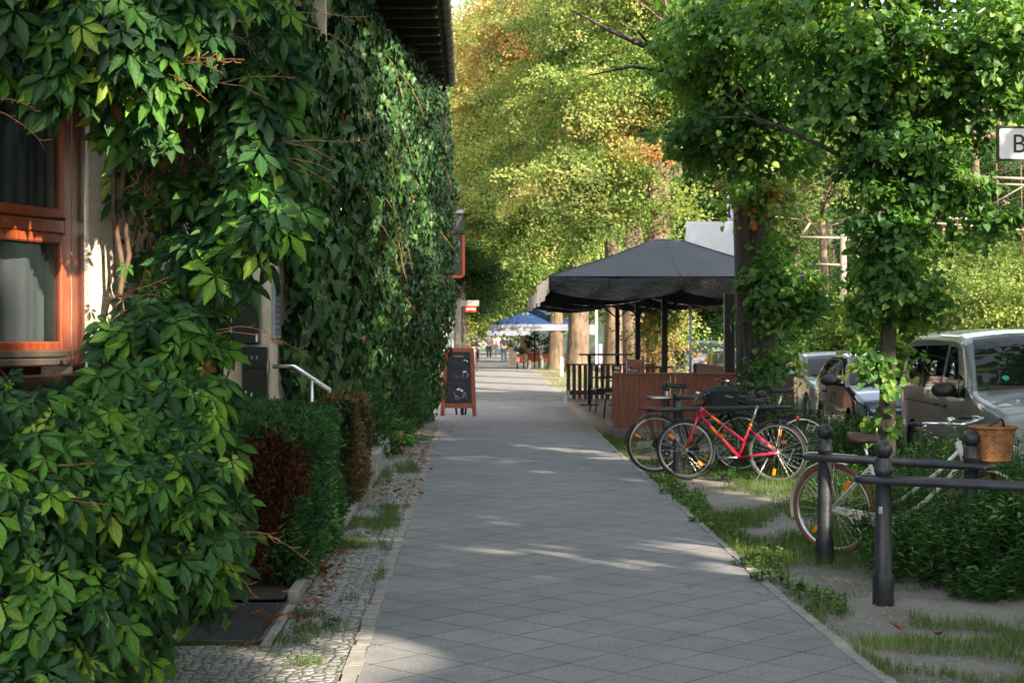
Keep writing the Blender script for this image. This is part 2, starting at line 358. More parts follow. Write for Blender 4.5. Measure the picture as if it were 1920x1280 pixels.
M['pale'] = leafmat('pale_leaf', [(0, G(.05, .095, .03)), (.5, G(.13, .19, .055)), (1, G(.26, .31, .09))], 0.6, 0.4, 0.2, (1.3, 1.35, .6))
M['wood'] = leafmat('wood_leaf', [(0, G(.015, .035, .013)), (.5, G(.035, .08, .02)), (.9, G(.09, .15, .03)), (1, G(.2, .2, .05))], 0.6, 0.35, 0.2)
M['conifer'] = leafmat('juniper_sprig', [(0, G(.018, .060, .024)), (.5, G(.052, .145, .045)), (.75, G(.11, .25, .06)), (.8, G(.075, .030, .018)), (1, G(.16, .07, .04))], 0.75, 0.1, 0.2)
M['bronzeleaf'] = leafmat('bronze_leaf', [(0, G(.016, .040, .014)), (.5, G(.055, .055, .024)), (1, G(.16, .105, .05))], 0.7, 0.2, 0.2)
M['weed'] = leafmat('weed_leaf', [(0, G(.020, .065, .020)), (.6, G(.048, .13, .032)), (1, G(.14, .24, .05))], 0.6, 0.3, 0.25)
M['grass'] = leafmat('grass_blade', [(0, G(.035, .080, .018)), (.5, G(.085, .15, .035)), (1, G(.26, .25, .12))], 0.6, 0.3, 0.2)
M['dryleaf'] = leafmat('dry_leaf', [(0, G(.10, .04, .02)), (.6, G(.28, .11, .05)), (1, G(.42, .22, .10))], 0.7, 0.15, 0.3, (1.2, 1.1, .9))
M['blossom'] = leafmat('linden_bract', [(0, G(.34, .38, .16)), (1, G(.55, .48, .2))], 0.6, 0.35, 0.2, (1.1, 1.1, .8))

# ------------------------------------------------------------------ leaves
def T_palm(droop=.16, cup=.05, fold=.03):
    V = []; Fc = []; UV = []
    for a, L in ((-105, .56), (-52, .84), (0, 1.0), (52, .84), (105, .56)):
        wd = .165 * (L + .22); ca, sa = math.cos(R(a)), math.sin(R(a)); b = len(V)
        half = [(.10, .16), (.62, .34), (1.0, .52), (.80, .62), (.86, .70), (.52, .82), (.40, .86)]
        pts = [(0, .05, 0)] + [(x * wd, y, fold) for x, y in half] + [(0, 1.0, 0)] + [(-x * wd, y, fold) for x, y in half] + [(0, .5, -.015)]; UV += [(x, y, 0) for x, y, z in pts]
        for x, y, z in pts:
            yy = y * L; zz = z - droop * y * y * L + (cup * x * x)
            V.append((x * ca + yy * sa, -x * sa + yy * ca, zz))
        R_ = [b] + [b + 1 + i for i in range(3)] + [b + 16]; Fc.append(R_)
        Fc.append([b + 16, b + 3, b + 4, b + 5, b + 6, b + 7, b + 8])
        Fc.append([b, b + 16, b + 11, b + 10, b + 9]); Fc.append([b + 16, b + 8, b + 15, b + 14, b + 13, b + 12, b + 11])
    return np.array(V) * .5, Fc, np.array(UV)
def T_half(h, mid, droop=.15, fold=.08):
    n = len(h); V = [(0, 0, 0)] + [(x, y, fold * abs(x) * 2 - droop * y * y) for x, y in h] + [(0, 1, -droop)] + [(-x, y, fold * abs(x) * 2 - droop * y * y) for x, y in h]
    Fc = [list(range(0, n + 2)), [0, n + 1] + list(range(2 * n + 1, n + 1, -1))]
    return np.array(V), Fc
T_IVY = T_half([(.22, -.14), (.50, -.02), (.58, .22), (.34, .38), (.30, .55), (.14, .80)], .5, .22, .12)
T_HEART = T_half([(.20, -.10), (.44, .06), (.50, .34), (.36, .64), (.14, .88)], .5, .18, .10)
T_LANCE = T_half([(.10, .12), (.17, .38), (.12, .70)], .5, .25, .1)
T_RH = (np.array([(0, 0, 0), (.36, .42, .06), (0, 1, -.12), (-.36, .42, .06)]), [[0, 1, 2], [0, 2, 3]])
def T_sprig(k=4, seed=1, flat=.5):
    r_ = random.Random(seed); V = []; Fc = []
    for i in range(k):
        c = Vector((r_.uniform(-.6, .6), r_.uniform(-.6, .6), r_.uniform(-.3, .3) * flat)); a = r_.uniform(0, 6.28); e = Euler((r_.uniform(-.7, .7), r_.uniform(-.7, .7), a))
        b = len(V)
        for p in T_RH[0] * .62:
            q = Vector(p); q.rotate(e); V.append(tuple(q + c))
        Fc += [[b, b + 1, b + 2], [b, b + 2, b + 3]]
    return np.array(V), Fc
T_SP = T_sprig()
T_BLADE = (np.array([(-.03, 0, 0), (.03, 0, 0), (.022, .55, .06), (-.022, .55, .06), (0, 1, .28)]), [[0, 1, 2, 3], [3, 2, 4]])
T_NEEDLE = (np.array([(-.10, 0, 0), (.10, 0, 0), (.05, 1, .1), (-.14, .75, .0), (.16, .7, -.05)]), [[0, 1, 4, 2, 3]])
T_BRACT = T_half([(.09, .1), (.13, .5), (.09, .85)], .5, .1, .1)
T_PALM = T_palm(); T_PALM2 = T_palm(.42, .2, .09)

def unit(a): return a / np.maximum(np.linalg.norm(a, axis=-1, keepdims=True), 1e-9)
SUNV = np.array([sx, sy, sz]); HOLES = [(at(150, 570, 8.0), .34), (at(195, 520, 8.15), .34), (at(190, 640, 8.1), .2), (at(520, 260, 7.2), .10), (at(430, 250, 7.0), .10), (at(395, 690, 7.1), .10),
    (at(540, 380, 7.3), .12), (at(345, 970, 6.6), .08), (at(60, 1020, 5.9), .08), (at(230, 50, 6.8), .10),
    (at(1400, 90, 21), .8), (at(1480, 150, 20.5), .8), (at(1560, 50, 17), .5), (at(1750, 190, 17), .75), (at(1860, 330, 17), .6), (at(1330, 220, 22), .5), (at(1640, 420, 16.7), .25), (at(1470, 530, 23.2), .3), (at(1820, 60, 17), .5),
    (Vector((-.45, 8.5, 0)), .28), (Vector((-.85, 8.0, 0)), .30), (Vector((1.45, 12.6, 0)), .20), (Vector((1.75, 12.3, 0)), .25), (Vector((1.65, 11.2, 0)), .16), (Vector((-.1, 14.6, 0)), .10), (Vector((.2, 14.7, 0)), .10), (Vector((3.3, 16.2, 0)), .5), (Vector((3.4, 17.5, .4)), .6)]
def sun_gap(P, base):
    """leaves that stay when the crown gets its openings towards the sun"""
    keep = np.ones(len(P), bool); W_ = P + np.array(base)
    for c, r_ in HOLES:
        d = W_ - np.array(c); t_ = d @ SUNV; e = np.linalg.norm(d - t_[:, None] * SUNV, axis=1); keep &= ~((e < r_ + .10) & (t_ > 1.6))
    return keep
def leaves(name, P, Y, Nn, S, T, m, tint, parent=None, extra=None):
    """one mesh of many leaves: P position, Y tip direction, Nn face direction, S size"""
    TV, TF = T[0], T[1]; n = len(P); Y = unit(Y); X = unit(np.cross(Y, Nn)); Z = np.cross(X, Y)
    k = len(TV); V = (TV[None, :, 0, None] * X[:, None] + TV[None, :, 1, None] * Y[:, None] + TV[None, :, 2, None] * Z[:, None]) * np.asarray(S).reshape(-1, 1, 1) + P[:, None]
    lt = np.array([len(f) for f in TF]); idx = np.concatenate([np.array(f) for f in TF])
    allidx = (idx[None] + (np.arange(n) * k)[:, None]).ravel()
    tot = np.tile(lt, n); st = np.concatenate([[0], np.cumsum(tot)[:-1]])
    me = bpy.data.meshes.new(name); me.vertices.add(n * k); me.vertices.foreach_set('co', V.astype(np.float32).ravel())
    me.loops.add(len(allidx)); me.loops.foreach_set('vertex_index', allidx.astype(np.int32))
    me.polygons.add(len(tot)); me.polygons.foreach_set('loop_start', st.astype(np.int32)); me.polygons.foreach_set('loop_total', tot.astype(np.int32))
    me.update(calc_edges=True)
    a = me.attributes.new('tint', 'FLOAT', 'FACE'); a.data.foreach_set('value', np.repeat(np.clip(tint, 0, 1), len(TF)).astype(np.float32))
    if len(T) > 2: a = me.attributes.new('leaf_uv', 'FLOAT_VECTOR', 'POINT'); a.data.foreach_set('vector', np.tile(T[2], (n, 1)).astype(np.float32).ravel())
    me.materials.append(m)
    o = bpy.data.objects.new(name, me); col.objects.link(o)
    if parent is not None: o.parent = parent
    return o
def rdir(n): return unit(rng.normal(size=(n, 3)))
def vnoise(P, s, seed=0):
    """cheap smooth 3-D noise, about -1..1"""
    r_ = np.random.default_rng(seed); out = np.zeros(len(P))
    for i in range(6):
        k = r_.normal(size=3) * s * (1 + .5 * i); out += np.sin(P @ k + r_.uniform(0, 6.28)) / (1 + .35 * i)
    return out / 3.2

def sprays(blobs, per=34, rad=.55, shell=.45, droop=.35, flat=.16, gap=0.0, seed=1):
    """flat leafy sprays spread through ellipsoids: returns P, tip, normal, blob tint"""
    Ps, Ys, Ns, Ts = [], [], [], []
    for (cx, cy, cz, rx, ry, rz, n, tn) in blobs:
        d = rdir(n); q = rng.uniform(0, 1, (n, 1)) ** shell; rr = np.array([rx, ry, rz])
        C = np.array([cx, cy, cz]) + d * q * rr * (1 + .18 * rng.normal(size=(n, 1)) * .5)
        if gap:
            keep = vnoise(C, 1.1 / max(.6, rad), seed) > -1 + gap * 1.0; C = C[keep]; d = d[keep]; n = len(C)
        out = d * np.array([1, 1, .25]) + rng.normal(size=(n, 3)) * .35; out[:, 2] -= .1; out = unit(out)
        side = unit(np.cross(out, np.array([0, 0, 1.]) + rng.normal(size=(n, 3)) * .25)); up = np.cross(side, out)
        st = tn + rng.normal(size=n) * .15
        u = rng.uniform(-.6, 1, (n, per, 1)); v_ = rng.uniform(-1, 1, (n, per, 1)) * (1 - .45 * np.abs(u)); w_ = rng.normal(size=(n, per, 1)) * flat
        sr = rad * rng.uniform(.55, 1.3, (n, 1, 1))
        P = C[:, None] + (out[:, None] * u + side[:, None] * v_ * .75 + up[:, None] * w_) * sr
        P[..., 2] -= droop * sr[..., 0] * np.maximum(u[..., 0], 0) ** 2
        Y = out[:, None] * .6 + side[:, None] * v_ * .7 + rng.normal(size=(n, per, 3)) * .45; Y[..., 2] -= .45
        Nv = up[:, None] + d[:, None] * .35 + rng.normal(size=(n, per, 3)) * .42
        Ps.append(P.reshape(-1, 3)); Ys.append(Y.reshape(-1, 3)); Ns.append(Nv.reshape(-1, 3)); tt_ = (st[:, None] + rng.normal(size=(n, per)) * .10).ravel(); Ts.append(np.minimum(tt_, .87) if tn < .75 else tt_)
    return np.concatenate(Ps), np.concatenate(Ys), np.concatenate(Ns), np.concatenate(Ts)

def trunk_mesh(mb, base, top, r0, r1, bend=.15, n=14, seg=14, flare=1.5, seed=0):
    rd = random.Random(seed); base = Vector(base); top = Vector(top); b = len(mb.v); L = (top - base).length
    off = [Vector((rd.uniform(-1, 1), rd.uniform(-1, 1), 0)) * bend for _ in range(3)]; ph = [rd.uniform(0, 6.28) for _ in range(4)]
    vs = []; fs = []
    for i in range(seg + 1):
        t_ = i / seg; p = base.lerp(top, t_) + off[0] * math.sin(math.pi * t_) * .8 + off[1] * math.sin(2 * math.pi * t_) * .4
        r_ = r0 + (r1 - r0) * t_; r_ *= 1 + (flare - 1) * math.exp(-t_ * L / .35)
        for k in range(n):
            an = 2 * math.pi * k / n
            q = r_ * (1 + .07 * math.sin(3 * an + ph[0] + t_ * 3) + .05 * math.sin(5 * an + ph[1] - t_ * 4) + .03 * rd.uniform(-1, 1))
            vs.append(p + Vector((math.cos(an) * q, math.sin(an) * q, 0)))
    for i in range(seg):
        for k in range(n): fs.append([i * n + k, i * n + (k + 1) % n, (i + 1) * n + (k + 1) % n, (i + 1) * n + k])
    mb.add(vs, fs, True)
def limbs(mb, start, n, L, r, seed, zs=(0, 2.5), up=.55):
    rd = random.Random(seed); start = Vector(start)
    for i in range(n):
        a = 6.28 * i / n + rd.uniform(-.5, .5); p = start + Vector((0, 0, rd.uniform(*zs))); d = Vector((math.cos(a), math.sin(a), up + rd.uniform(-.2, .5))).normalized()
        pts = [p]; rs = [r]
        for j in range(6):
            d = (d + Vector((rd.uniform(-.25, .25), rd.uniform(-.25, .25), rd.uniform(-.12, .2)))).normalized(); pts.append(pts[-1] + d * L / 6); rs.append(r * (1 - (j + 1) / 6.6))
        mb.tube(pts, rs, 7)
        for k in (2, 3, 4):
            q = pts[k]; e = (d + Vector((rd.uniform(-1, 1), rd.uniform(-1, 1), rd.uniform(-.3, .3)))).normalized()
            mb.tube([q, q + e * L * .2, q + e * L * .36 + Vector((0, 0, -.05 * L))], [rs[k] * .55, rs[k] * .35, .01], 5)

def tree(label, base, r, th, blobs, leafsize, m, barkm='bark', lean=(0, 0), per=34, rad=.6, T=T_HEART, group=None, seed=1, gap=.0, bloss=0, nl=6, name='linden_tree', ll=3.5, shell=.45, cat='tree', flare=1.35, extra=None, lz=(-2, 1.5), flat=.16):
    x, y, z = base; o = empty(name, (x, y, z), 0, label, cat, group)
    mb = MB(); trunk_mesh(mb, (0, 0, -.05), (lean[0], lean[1], th), r, r * .62, r * .5, 16, 16, flare, seed)
    limbs(mb, (lean[0], lean[1], th), nl, ll, r * .42, seed + 5, lz)
    mb.build('trunk', M[barkm], o)
    P, Y, Nn, tn = sprays([(a - x, b_ - y, c - z, d, e, f, n, t_) for a, b_, c, d, e, f, n, t_ in blobs], per, rad, shell, gap=gap, seed=seed, flat=flat)
    kk = sun_gap(P, base); P, Y, Nn, tn = P[kk], Y[kk], Nn[kk], tn[kk]
    S = leafsize * rng.uniform(.6, 1.25, len(P))
    leaves('crown', P, Y, Nn, S, T, M[m], tn, o)
    if bloss:
        k = rng.integers(0, len(P), bloss); Yb = np.array([0, 0, -1.]) + rng.normal(size=(bloss, 3)) * .35
        leaves('blossom', P[k] + Yb * .02, Yb, rdir(bloss), rng.uniform(.05, .09, bloss), T_BRACT, M['blossom'], rng.uniform(0, 1, bloss), o)
    return o

exec_parts = []
# ================================================================== SETTING: ground, walk, road, hillside
def sheet(name, poly, z, m, sub=0):
    mb = MB(); mb.add([(x, y, z) for x, y in poly], [list(range(len(poly)))]); o = mb.build(name, m); return tag(o, kind='structure')
sheet('ground', [(-400, -200), (5.6, -200), (5.6, 900), (-400, 900)], -.012, M['soil'])
# right edge of the walk bends slightly with distance
RE = [(2.05, -12), (2.02, 5), (1.95, 8), (1.93, 10), (1.98, 13.5), (2.02, 17), (2.06, 23), (2.2, 33), (2.45, 44), (2.9, 80), (3.1, 260)]
mb = MB(); LX = -.55
vs = [];
for x, y in RE: vs += [(LX, y, .0), (x, y, .0)]
mb.add(vs, [[2 * i, 2 * i + 1, 2 * i + 3, 2 * i + 2] for i in range(len(RE) - 1)]); tag(mb.build('sidewalk', M['slab']), kind='structure')
sheet('mosaic_strip', [(-1.06, -12), (-.64, -12), (-.64, 60), (-1.06, 60)], .001, M['mosaic'])
sheet('mosaic_apron', [(-1.75, -12), (-1.062, -12), (-1.062, 8.42), (-1.75, 8.42)], .001, M['mosaic'])
sheet('crossing_strip', [(-.55, 40.4), (6.0, 40.4), (6.0, 43.4), (-.55, 43.4)], .004, M['setts'])
sheet('planting_bed', [(-2.6, 9.72), (-1.16, 9.72), (-1.16, 32), (-2.6, 32)], .03, M['earth'])
# edging stones on both sides of the walk
def edging(name, line, wdt, z, ln=.5, m='kerb', side=-1, seed=3):
    rd = random.Random(seed); mb = MB()
    for (x0, y0), (x1, y1) in zip(line[:-1], line[1:]):
        n = max(1, int((y1 - y0) / ln))
        for i in range(n):
            a = i / n; c = (i + 1) / n; xa, ya, xb, yb = x0 + (x1 - x0) * a, y0 + (y1 - y0) * a, x0 + (x1 - x0) * c, y0 + (y1 - y0) * c
            j = rd.uniform(-.006, .006); zz = z + rd.uniform(-.004, .004); wj = wdt * rd.uniform(.8, 1.05)
            p = [(xa + j, ya + .006), (xb + j, yb - .006), (xb + j + side * wj, yb - .006), (xa + j + side * wj, ya + .006)]
            if side > 0: p = p[::-1]
            mb.prism(p, -.08, zz)
    return tag(mb.build(name, M[m]), kind='structure')
edging('left_kerb', [(LX, 3), (LX, 34)], .085, .006, .18)
edging('right_kerb', [q for q in RE if 3 < q[1] < 45], .07, .005, .35, side=1)
# road, tracks
sheet('road', [(5.75, -200), (10.6, -200), (10.6, 900), (5.75, 900)], -.16, M['asphalt'])
mb = MB(); mb.box(5.6, 5.745, -200, 300, -.3, .0); tag(mb.build('road_kerb', M['kerb']), kind='structure')
sheet('track_bed', [(10.62, -200), (15.6, -200), (15.6, 900), (10.62, 900)], -.13, M['ballast'])
for x in (11.4, 12.85, 13.9, 15.35):
    pass
mb = MB()
for x in (11.2, 12.65, 13.6, 15.05): mb.box(x - .035, x + .035, -20, 400, -.13, -.02)
tag(mb.build('tram_rails', mat('rusty_rail', (.14, .06, .035), .5, .5)), kind='structure')
# hillside rising to the right
mb = MB()
def hill(u, v_):
    x = 15.6 + 90 * u ** 1.5; y = -60 + 560 * v_
    h = 9 * (1 - math.exp(-(x - 15.6) / 9)) * (1 + .25 * math.sin(y * .05 + 1) + .12 * math.sin(x * .3 + y * .11)) + .25 * math.sin(x * 1.7 + y * .9)
    return (x, y, -.2 + max(0, h) * (1 if x > 15.7 else 0))
mb.grid(hill, 30, 120); tag(mb.build('hillside', mat('grassy_bank', (.07, .10, .03), .95, var=.45, vs=.8, bmp=.5)), kind='structure')
def hz(x, y):
    h = 9 * (1 - math.exp(-(x - 15.6) / 9)) * (1 + .25 * math.sin(y * .05 + 1) + .12 * math.sin(x * .3 + y * .11)) + .25 * math.sin(x * 1.7 + y * .9)
    return -.2 + max(0, h)
mb = MB(); y = 20
while y < 140:
    mb.cbox(15.5, 15.85, y, y + 3.98, -.2, .42, .02); y += 4
tag(mb.build('track_wall', M['wallstone']), 'low grey stone wall along the far side of the tram tracks', 'wall')

def text(s, size, Mx, m, parent, name='lettering', depth=.002, bold=0.0, align='LEFT'):
    cu = bpy.data.curves.new('t', 'FONT'); cu.body = s; cu.size = size; cu.extrude = depth; cu.offset = bold; cu.align_x = align
    ob = bpy.data.objects.new('t', cu); col.objects.link(ob); dg = bpy.context.evaluated_depsgraph_get()
    me = bpy.data.meshes.new_from_object(ob.evaluated_get(dg)); me.name = name
    bpy.data.objects.remove(ob); me.transform(Mx); me.materials.clear(); me.materials.append(m)
    o = bpy.data.objects.new(name, me); col.objects.link(o); o.parent = parent; return o
FACE = Matrix.Rotation(R(90), 4, 'X')          # text in the xz plane, read from -y
# ================================================================== THE IVIED HOUSE on the left
house = empty('ivied_house', (-2, 12, 0), 0, 'cream roughcast house on the left with orange wooden window, climbers and dark eaves', 'house')
def HB(): return MB()
HM = Matrix.Translation((2, -12, 0))
def hpart(mb, name, m, parent=None, **k):
    mb.v = [tuple(HM @ Vector(p)) for p in mb.v]; return mb.build(name, m, parent or house, **k)
O = at(166, 430, 8.0); U = Vector((.41, .91, 0)).normalized(); NN = Vector((U.y, -U.x, 0))
WM = Matrix(((U.x, -NN.x, 0, O.x), (U.y, -NN.y, 0, O.y), (0, 0, 1, 0), (0, 0, 0, 1)))
mb = MB()
mb.box(-3.2, 0.72, 0, .3, -.1, 1.40, WM); mb.box(-3.2, 0.72, 0, .3, 2.93, 6.5, WM); mb.box(0.0, 0.72, 0, .3, 1.40, 2.93, WM)
mb.box(-3.2, -1.5, 0, .3, 1.40, 2.93, WM)
mb.prism([(-14, 8.95), (-2.75, 8.95), (-2.75, 15.75), (-2.0, 15.75), (-2.0, 24), (-1.3, 24), (-1.3, 31), (-14, 31)], -.1, 6.45)
mb.prism([(-2.75, 8.7), (-1.72, 8.7), (-1.72, 8.94), (-2.75, 8.94)], -.1, 6.45)
mb.prism([(-1.99, 17.2), (-1.60, 17.2), (-1.60, 17.45), (-1.99, 17.45)], 4.6, 6.42)
hpart(mb, 'wall', M['render'])
mb = MB(); mb.box(-1.45, -.0, .30, .9, 1.4, 2.95, WM); hpart(mb, 'room_behind_window', M['dark'])
# window: outer frame, two sashes
zt, zb = 2.93, 1.50
mb = MB()
for a in ((-.058, -.003, zb, zt), (-1.45, -1.375, zb, zt), (-1.375, -.058, zt - .07, zt), (-1.375, -.058, zb, zb + .07), (-1.375, -.058, 2.165, 2.235)):
    mb.cbox(a[0], a[1], .10, .17, a[2], a[3], .006, WM)
win = hpart(mb, 'window', M['winwood']); win['label'] = 'orange stained wooden window with net curtain'
mb = MB()
for z0, z1 in ((zb + .073, 2.162), (2.238, zt - .073)):
    for a in ((-.105, -.061, z0, z1), (-1.372, -1.295, z0, z1), (-1.295, -.105, z1 - .05, z1), (-1.295, -.105, z0, z0 + .05)):
        mb.cbox(a[0], a[1], .085, .14, a[2], a[3], .008, WM)
def hsub(mb, name, m, par, **k):
    mb.v = [tuple(HM @ Vector(p)) for p in mb.v]; return mb.build(name, m, par, **k)
hsub(mb, 'sash', M['winwood'], win)
mb = MB()
for z0, z1 in ((1.628, 2.107), (2.293, 2.802)): mb.box(-1.295, -.105, .108, .114, z0 - .005, z1 + .005, WM)
m, t, b = nodes('window_pane'); b.inputs['Base Color'].default_value = (.02, .03, .03, 1); b.inputs['Roughness'].default_value = .03
b.inputs['Transmission Weight'].default_value = 0.0; gl = N(t, 'ShaderNodeBsdfTransparent'); ms = N(t, 'ShaderNodeMixShader'); ms.inputs[0].default_value = .65
t.links.new(b.outputs[0], ms.inputs[1]); t.links.new(gl.outputs[0], ms.inputs[2]); t.links.new(ms.outputs[0], t.nodes['Material Output'].inputs[0]); M['pane'] = m
hsub(mb, 'pane', M['pane'], win)
mb = MB(); mb.grid(lambda u, v_: WM @ Vector((-1.4 + 1.35 * u, .235 + .012 * math.sin(u * 34) ** 3 + .006 * math.sin(u * 13), 1.55 + 1.3 * v_)), 120, 2)
hsub(mb, 'curtain', M['curtain'], win)
mb = MB(); mb.cbox(-1.37, -.08, .045, .098, zb + .005, zb + .04, .006, WM); mb.cbox(-1.37, -.08, .06, .098, zb + .045, zb + .08, .006, WM)
hsub(mb, 'weather_bar', M['gutter'], win)
mb = MB(); mb.cbox(-.003, .012, .02, .10, 1.45, zt, .003, WM); hsub(mb, 'shutter_guide', M['steel'], win)
mb = MB(); mb.cbox(-1.55, .10, -.10, .12, 1.405, 1.46, .008, WM); mb.cbox(-1.55, .10, -.105, -.095, 1.36, 1.46, .003, WM)
hsub(mb, 'sill', M['sillbrown'], win)
# roof with deep eaves
mb = MB()
mb.prism([(-14, 11.6), (-.42, 6.62), (-.42, 6.72), (-14, 11.75)], -30.6, -14.0, Matrix.Rotation(R(90), 4, 'X'))
hpart(mb, 'roof', M['tile'])
mb = MB(); mb.box(-3.2, -.46, 14.0, 30.6, 6.50, 6.56); y = 14.2
while y < 30.5: mb.box(-1.9, -.5, y, y + .1, 6.36, 6.497); y += .7
hpart(mb, 'soffit', M['soffit'])
mb = MB(); mb.grid(lambda u, v_: (-.39 + .085 * math.cos(math.pi * (1 + u)), 14 + 16.7 * v_, 6.60 - .10 * math.sin(math.pi * u)), 8, 40, flip=True)
g_ = hpart(mb, 'gutter', M['gutter'], solid=.006); mb = MB(); y = 14.3
while y < 30.7:
    mb = MB(); mb.grid(lambda u, v_: (-.39 + .095 * math.cos(math.pi * (1 + u)), y + .03 * v_, 6.60 - .112 * math.sin(math.pi * u)), 8, 1); y += .62
    hsub(mb, 'gutter_bracket', M['blk'], g_, solid=.005)
mb = MB(); mb.box(-1.30, -.50, 30.3, 30.6, 5.6, 6.49); hpart(mb, 'gable_end_board', M['soffit'])
# low stone border, kerbs, steps, grate
mb = MB(); y = 5.2
while y < 9.5: mb.cbox(-1.95, -1.60, y, y + .88, -.05, .17, .012); y += .89
tag(mb.build('plinth_kerb', M['kerbwarm']), 'low reddish sandstone border at the foot of the creeper', 'border stone')
mb = MB(); mb.cbox(-1.125, -1.07, 8.35, 9.6, -.05, .018, .006); tag(mb.build('grate_edging', M['kerb']), 'narrow stone edging along the metal foot grate', 'edging stone')
mb = MB()
for a, c in ((9.75, 10.74), (10.75, 11.74), (11.75, 12.74), (12.75, 13.74), (13.75, 14.9)): mb.cbox(-1.14, -1.075, a, c, -.05, .075, .008)
tag(mb.build('bed_kerb', M['kerb']), 'long low stone kerb in front of the clipped hedge', 'kerb')
mb = MB(); mb.cbox(-1.50, -1.12, 18.8, 22.4, -.05, .26, .02); tag(mb.build('stone_block', M['kerb']), 'thick grey stone block border beside the mosaic paving behind the brown shrub', 'stone block')
mb = MB(); mb.cbox(-1.30, -1.12, 23.0, 30, -.05, .12, .02); tag(mb.build('bed_kerb', M['kerb']), 'far stone kerb under the ivy wall near the blackboard', 'kerb')
g = empty('foot_grate', (-1.36, 9.07, 0), 0, 'square metal foot grate littered with dry leaves at the end of the stone border', 'grate')
mb = MB()
for a in ((-.235, -.215, -.6, .6), (.215, .235, -.6, .6), (-.215, .215, -.6, -.58), (-.215, .215, .58, .6)): mb.box(*a, -.03, .016)
mb.build('frame', M['grate'], g); mb = MB(); x = -.2125
while x < .21: mb.box(x, x + .006, -.58, .58, -.02, .012); x += .0178
for i in range(9): mb.box(-.214, .214, -.55 + i * .137, -.545 + i * .137, -.015, .004)
mb.build('bars', M['grate'], g); mb = MB(); mb.box(-.25, .25, -.62, .62, -.4, -.035); mb.build('pit', M['dark'], g)
st = empty('entrance_steps', (-1.7, 16.0, 0), 0, 'stone entrance steps behind the brown shrub', 'steps')
for i in range(3):
    mb = MB(); mb.cbox(-.28 , .32 - i * .2, -.6, .55, i * .16, (i + 1) * .16 - .004, .01); mb.build('step', M['kerb'], st)
# letter boxes, name plate, handrail
def lbox(px0, px1, py0, py1, label, lid):
    a = at(px0, py0, 15.60); c = at(px1, py1, 15.60); cx = (a.x + c.x) / 2; o = empty('letter_box', (cx, 15.68, c.z), 0, label, 'letter box')
    W_, H_ = (c.x - a.x) / 2, a.z - c.z
    mb = MB(); mb.cbox(-W_, W_, -.13, .06, 0, H_, .012); mb.build('housing', M['mailbox'], o)
    mb = MB(); mb.cbox(-W_ + .02, W_ - .02, -.145, -.131, H_ * .66, H_ - .03, .005); mb.build('flap', M['mailbox'], o)
    if lid:
        mb = MB(); mb.cbox(-W_ + .02, W_ - .02, -.145, -.131, .03, H_ * .62, .005); dd = mb.build('door', M['mailbox'], o)
        mb = MB(); mb.tube([(-.07, -.15, .1), (-.055, -.15, .05), (-.03, -.15, .14), (-.02, -.15, .17)], .005, 5); mb.tube([(-.08, -.15, .16), (-.08, -.15, .19)], .005, 5); mb.build('white_scribble', M['whiteplate'], dd)
        for i in range(3): mb = MB(); mb.box(-.08 + i * .05, -.065 + i * .05, -.149, -.146, H_ - .12, H_ - .09); mb.build('name_tag', M['plate'], o)
    else:
        mb = MB(); mb.box(W_ - .03, W_ - .012, -.149, -.146, .02, .1); mb.build('name_tag', M['whiteplate'], o); mb = MB(); mb.box(W_ - .03, W_ - .012, -.149, -.146, H_ - .14, H_ - .1); mb.build('name_tag', M['whiteplate'], o)
    return o
lbox(436, 487, 536, 645, 'upper dark green letter box on the cream pillar, half behind creeper leaves', False)
lbox(455, 501, 650, 768, 'lower dark green letter box with a white scribble on its door', True)
npl = empty('name_plate', (-2.0, 16.03, 1.62), 0, 'tall silver name plate screwed to the cream house pillar above the handrail', 'plate')
mb = MB(); mb.cbox(.003, .03, -.24, .24, 0, .62, .004); mb.build('plate', M['plate'], npl)
mb = MB(); rd = random.Random(4)
for i in range(9):
    z = .55 - i * .058; a = -.16; mb = MB()
    while a < .12:
        l = rd.uniform(.02, .07); mb.box(.030, .0315, a, min(.16, a + l), z, z + .02); a += l + .015
    mb.build('lettering_line', M['plateink'], npl)
for y, z in ((-.22, .02), (.22, .02), (-.22, .60), (.22, .60)):
    mb = MB(); mb.ball((.031, y, z), .008, 8, 4); mb.build('screw', M['steel'], npl)
hr = empty('handrail', (-1.98, 15.6, 0), 0, 'stainless steel handrail coming down from the cream pillar over the entrance steps', 'handrail')
p = [at(511, 687, 15.6), at(549, 686, 15.6), at(618, 731, 15.6)]; q = [v_ - hr.location for v_ in p]
mb = MB(); mb.tube([q[0], q[1], q[1] + Vector((.01, 0, -.003)), q[2], q[2] + Vector((0, 0, -.02)), (q[2].x, q[2].y, .05)], .022, 12); mb.build('rail', M['steel'], hr)
mb = MB(); x = q[1].lerp(q[2], .52); mb.tube([(x.x, 0, x.z - .01), (x.x, 0, .1)], .019, 10); mb.build('post', M['steel'], hr)
mb = MB(); mb.cbox(-.045, -.018, -.03, .03, q[0].z - .07, q[0].z + .06, .004); mb.build('wall_bracket', M['steel'], hr)

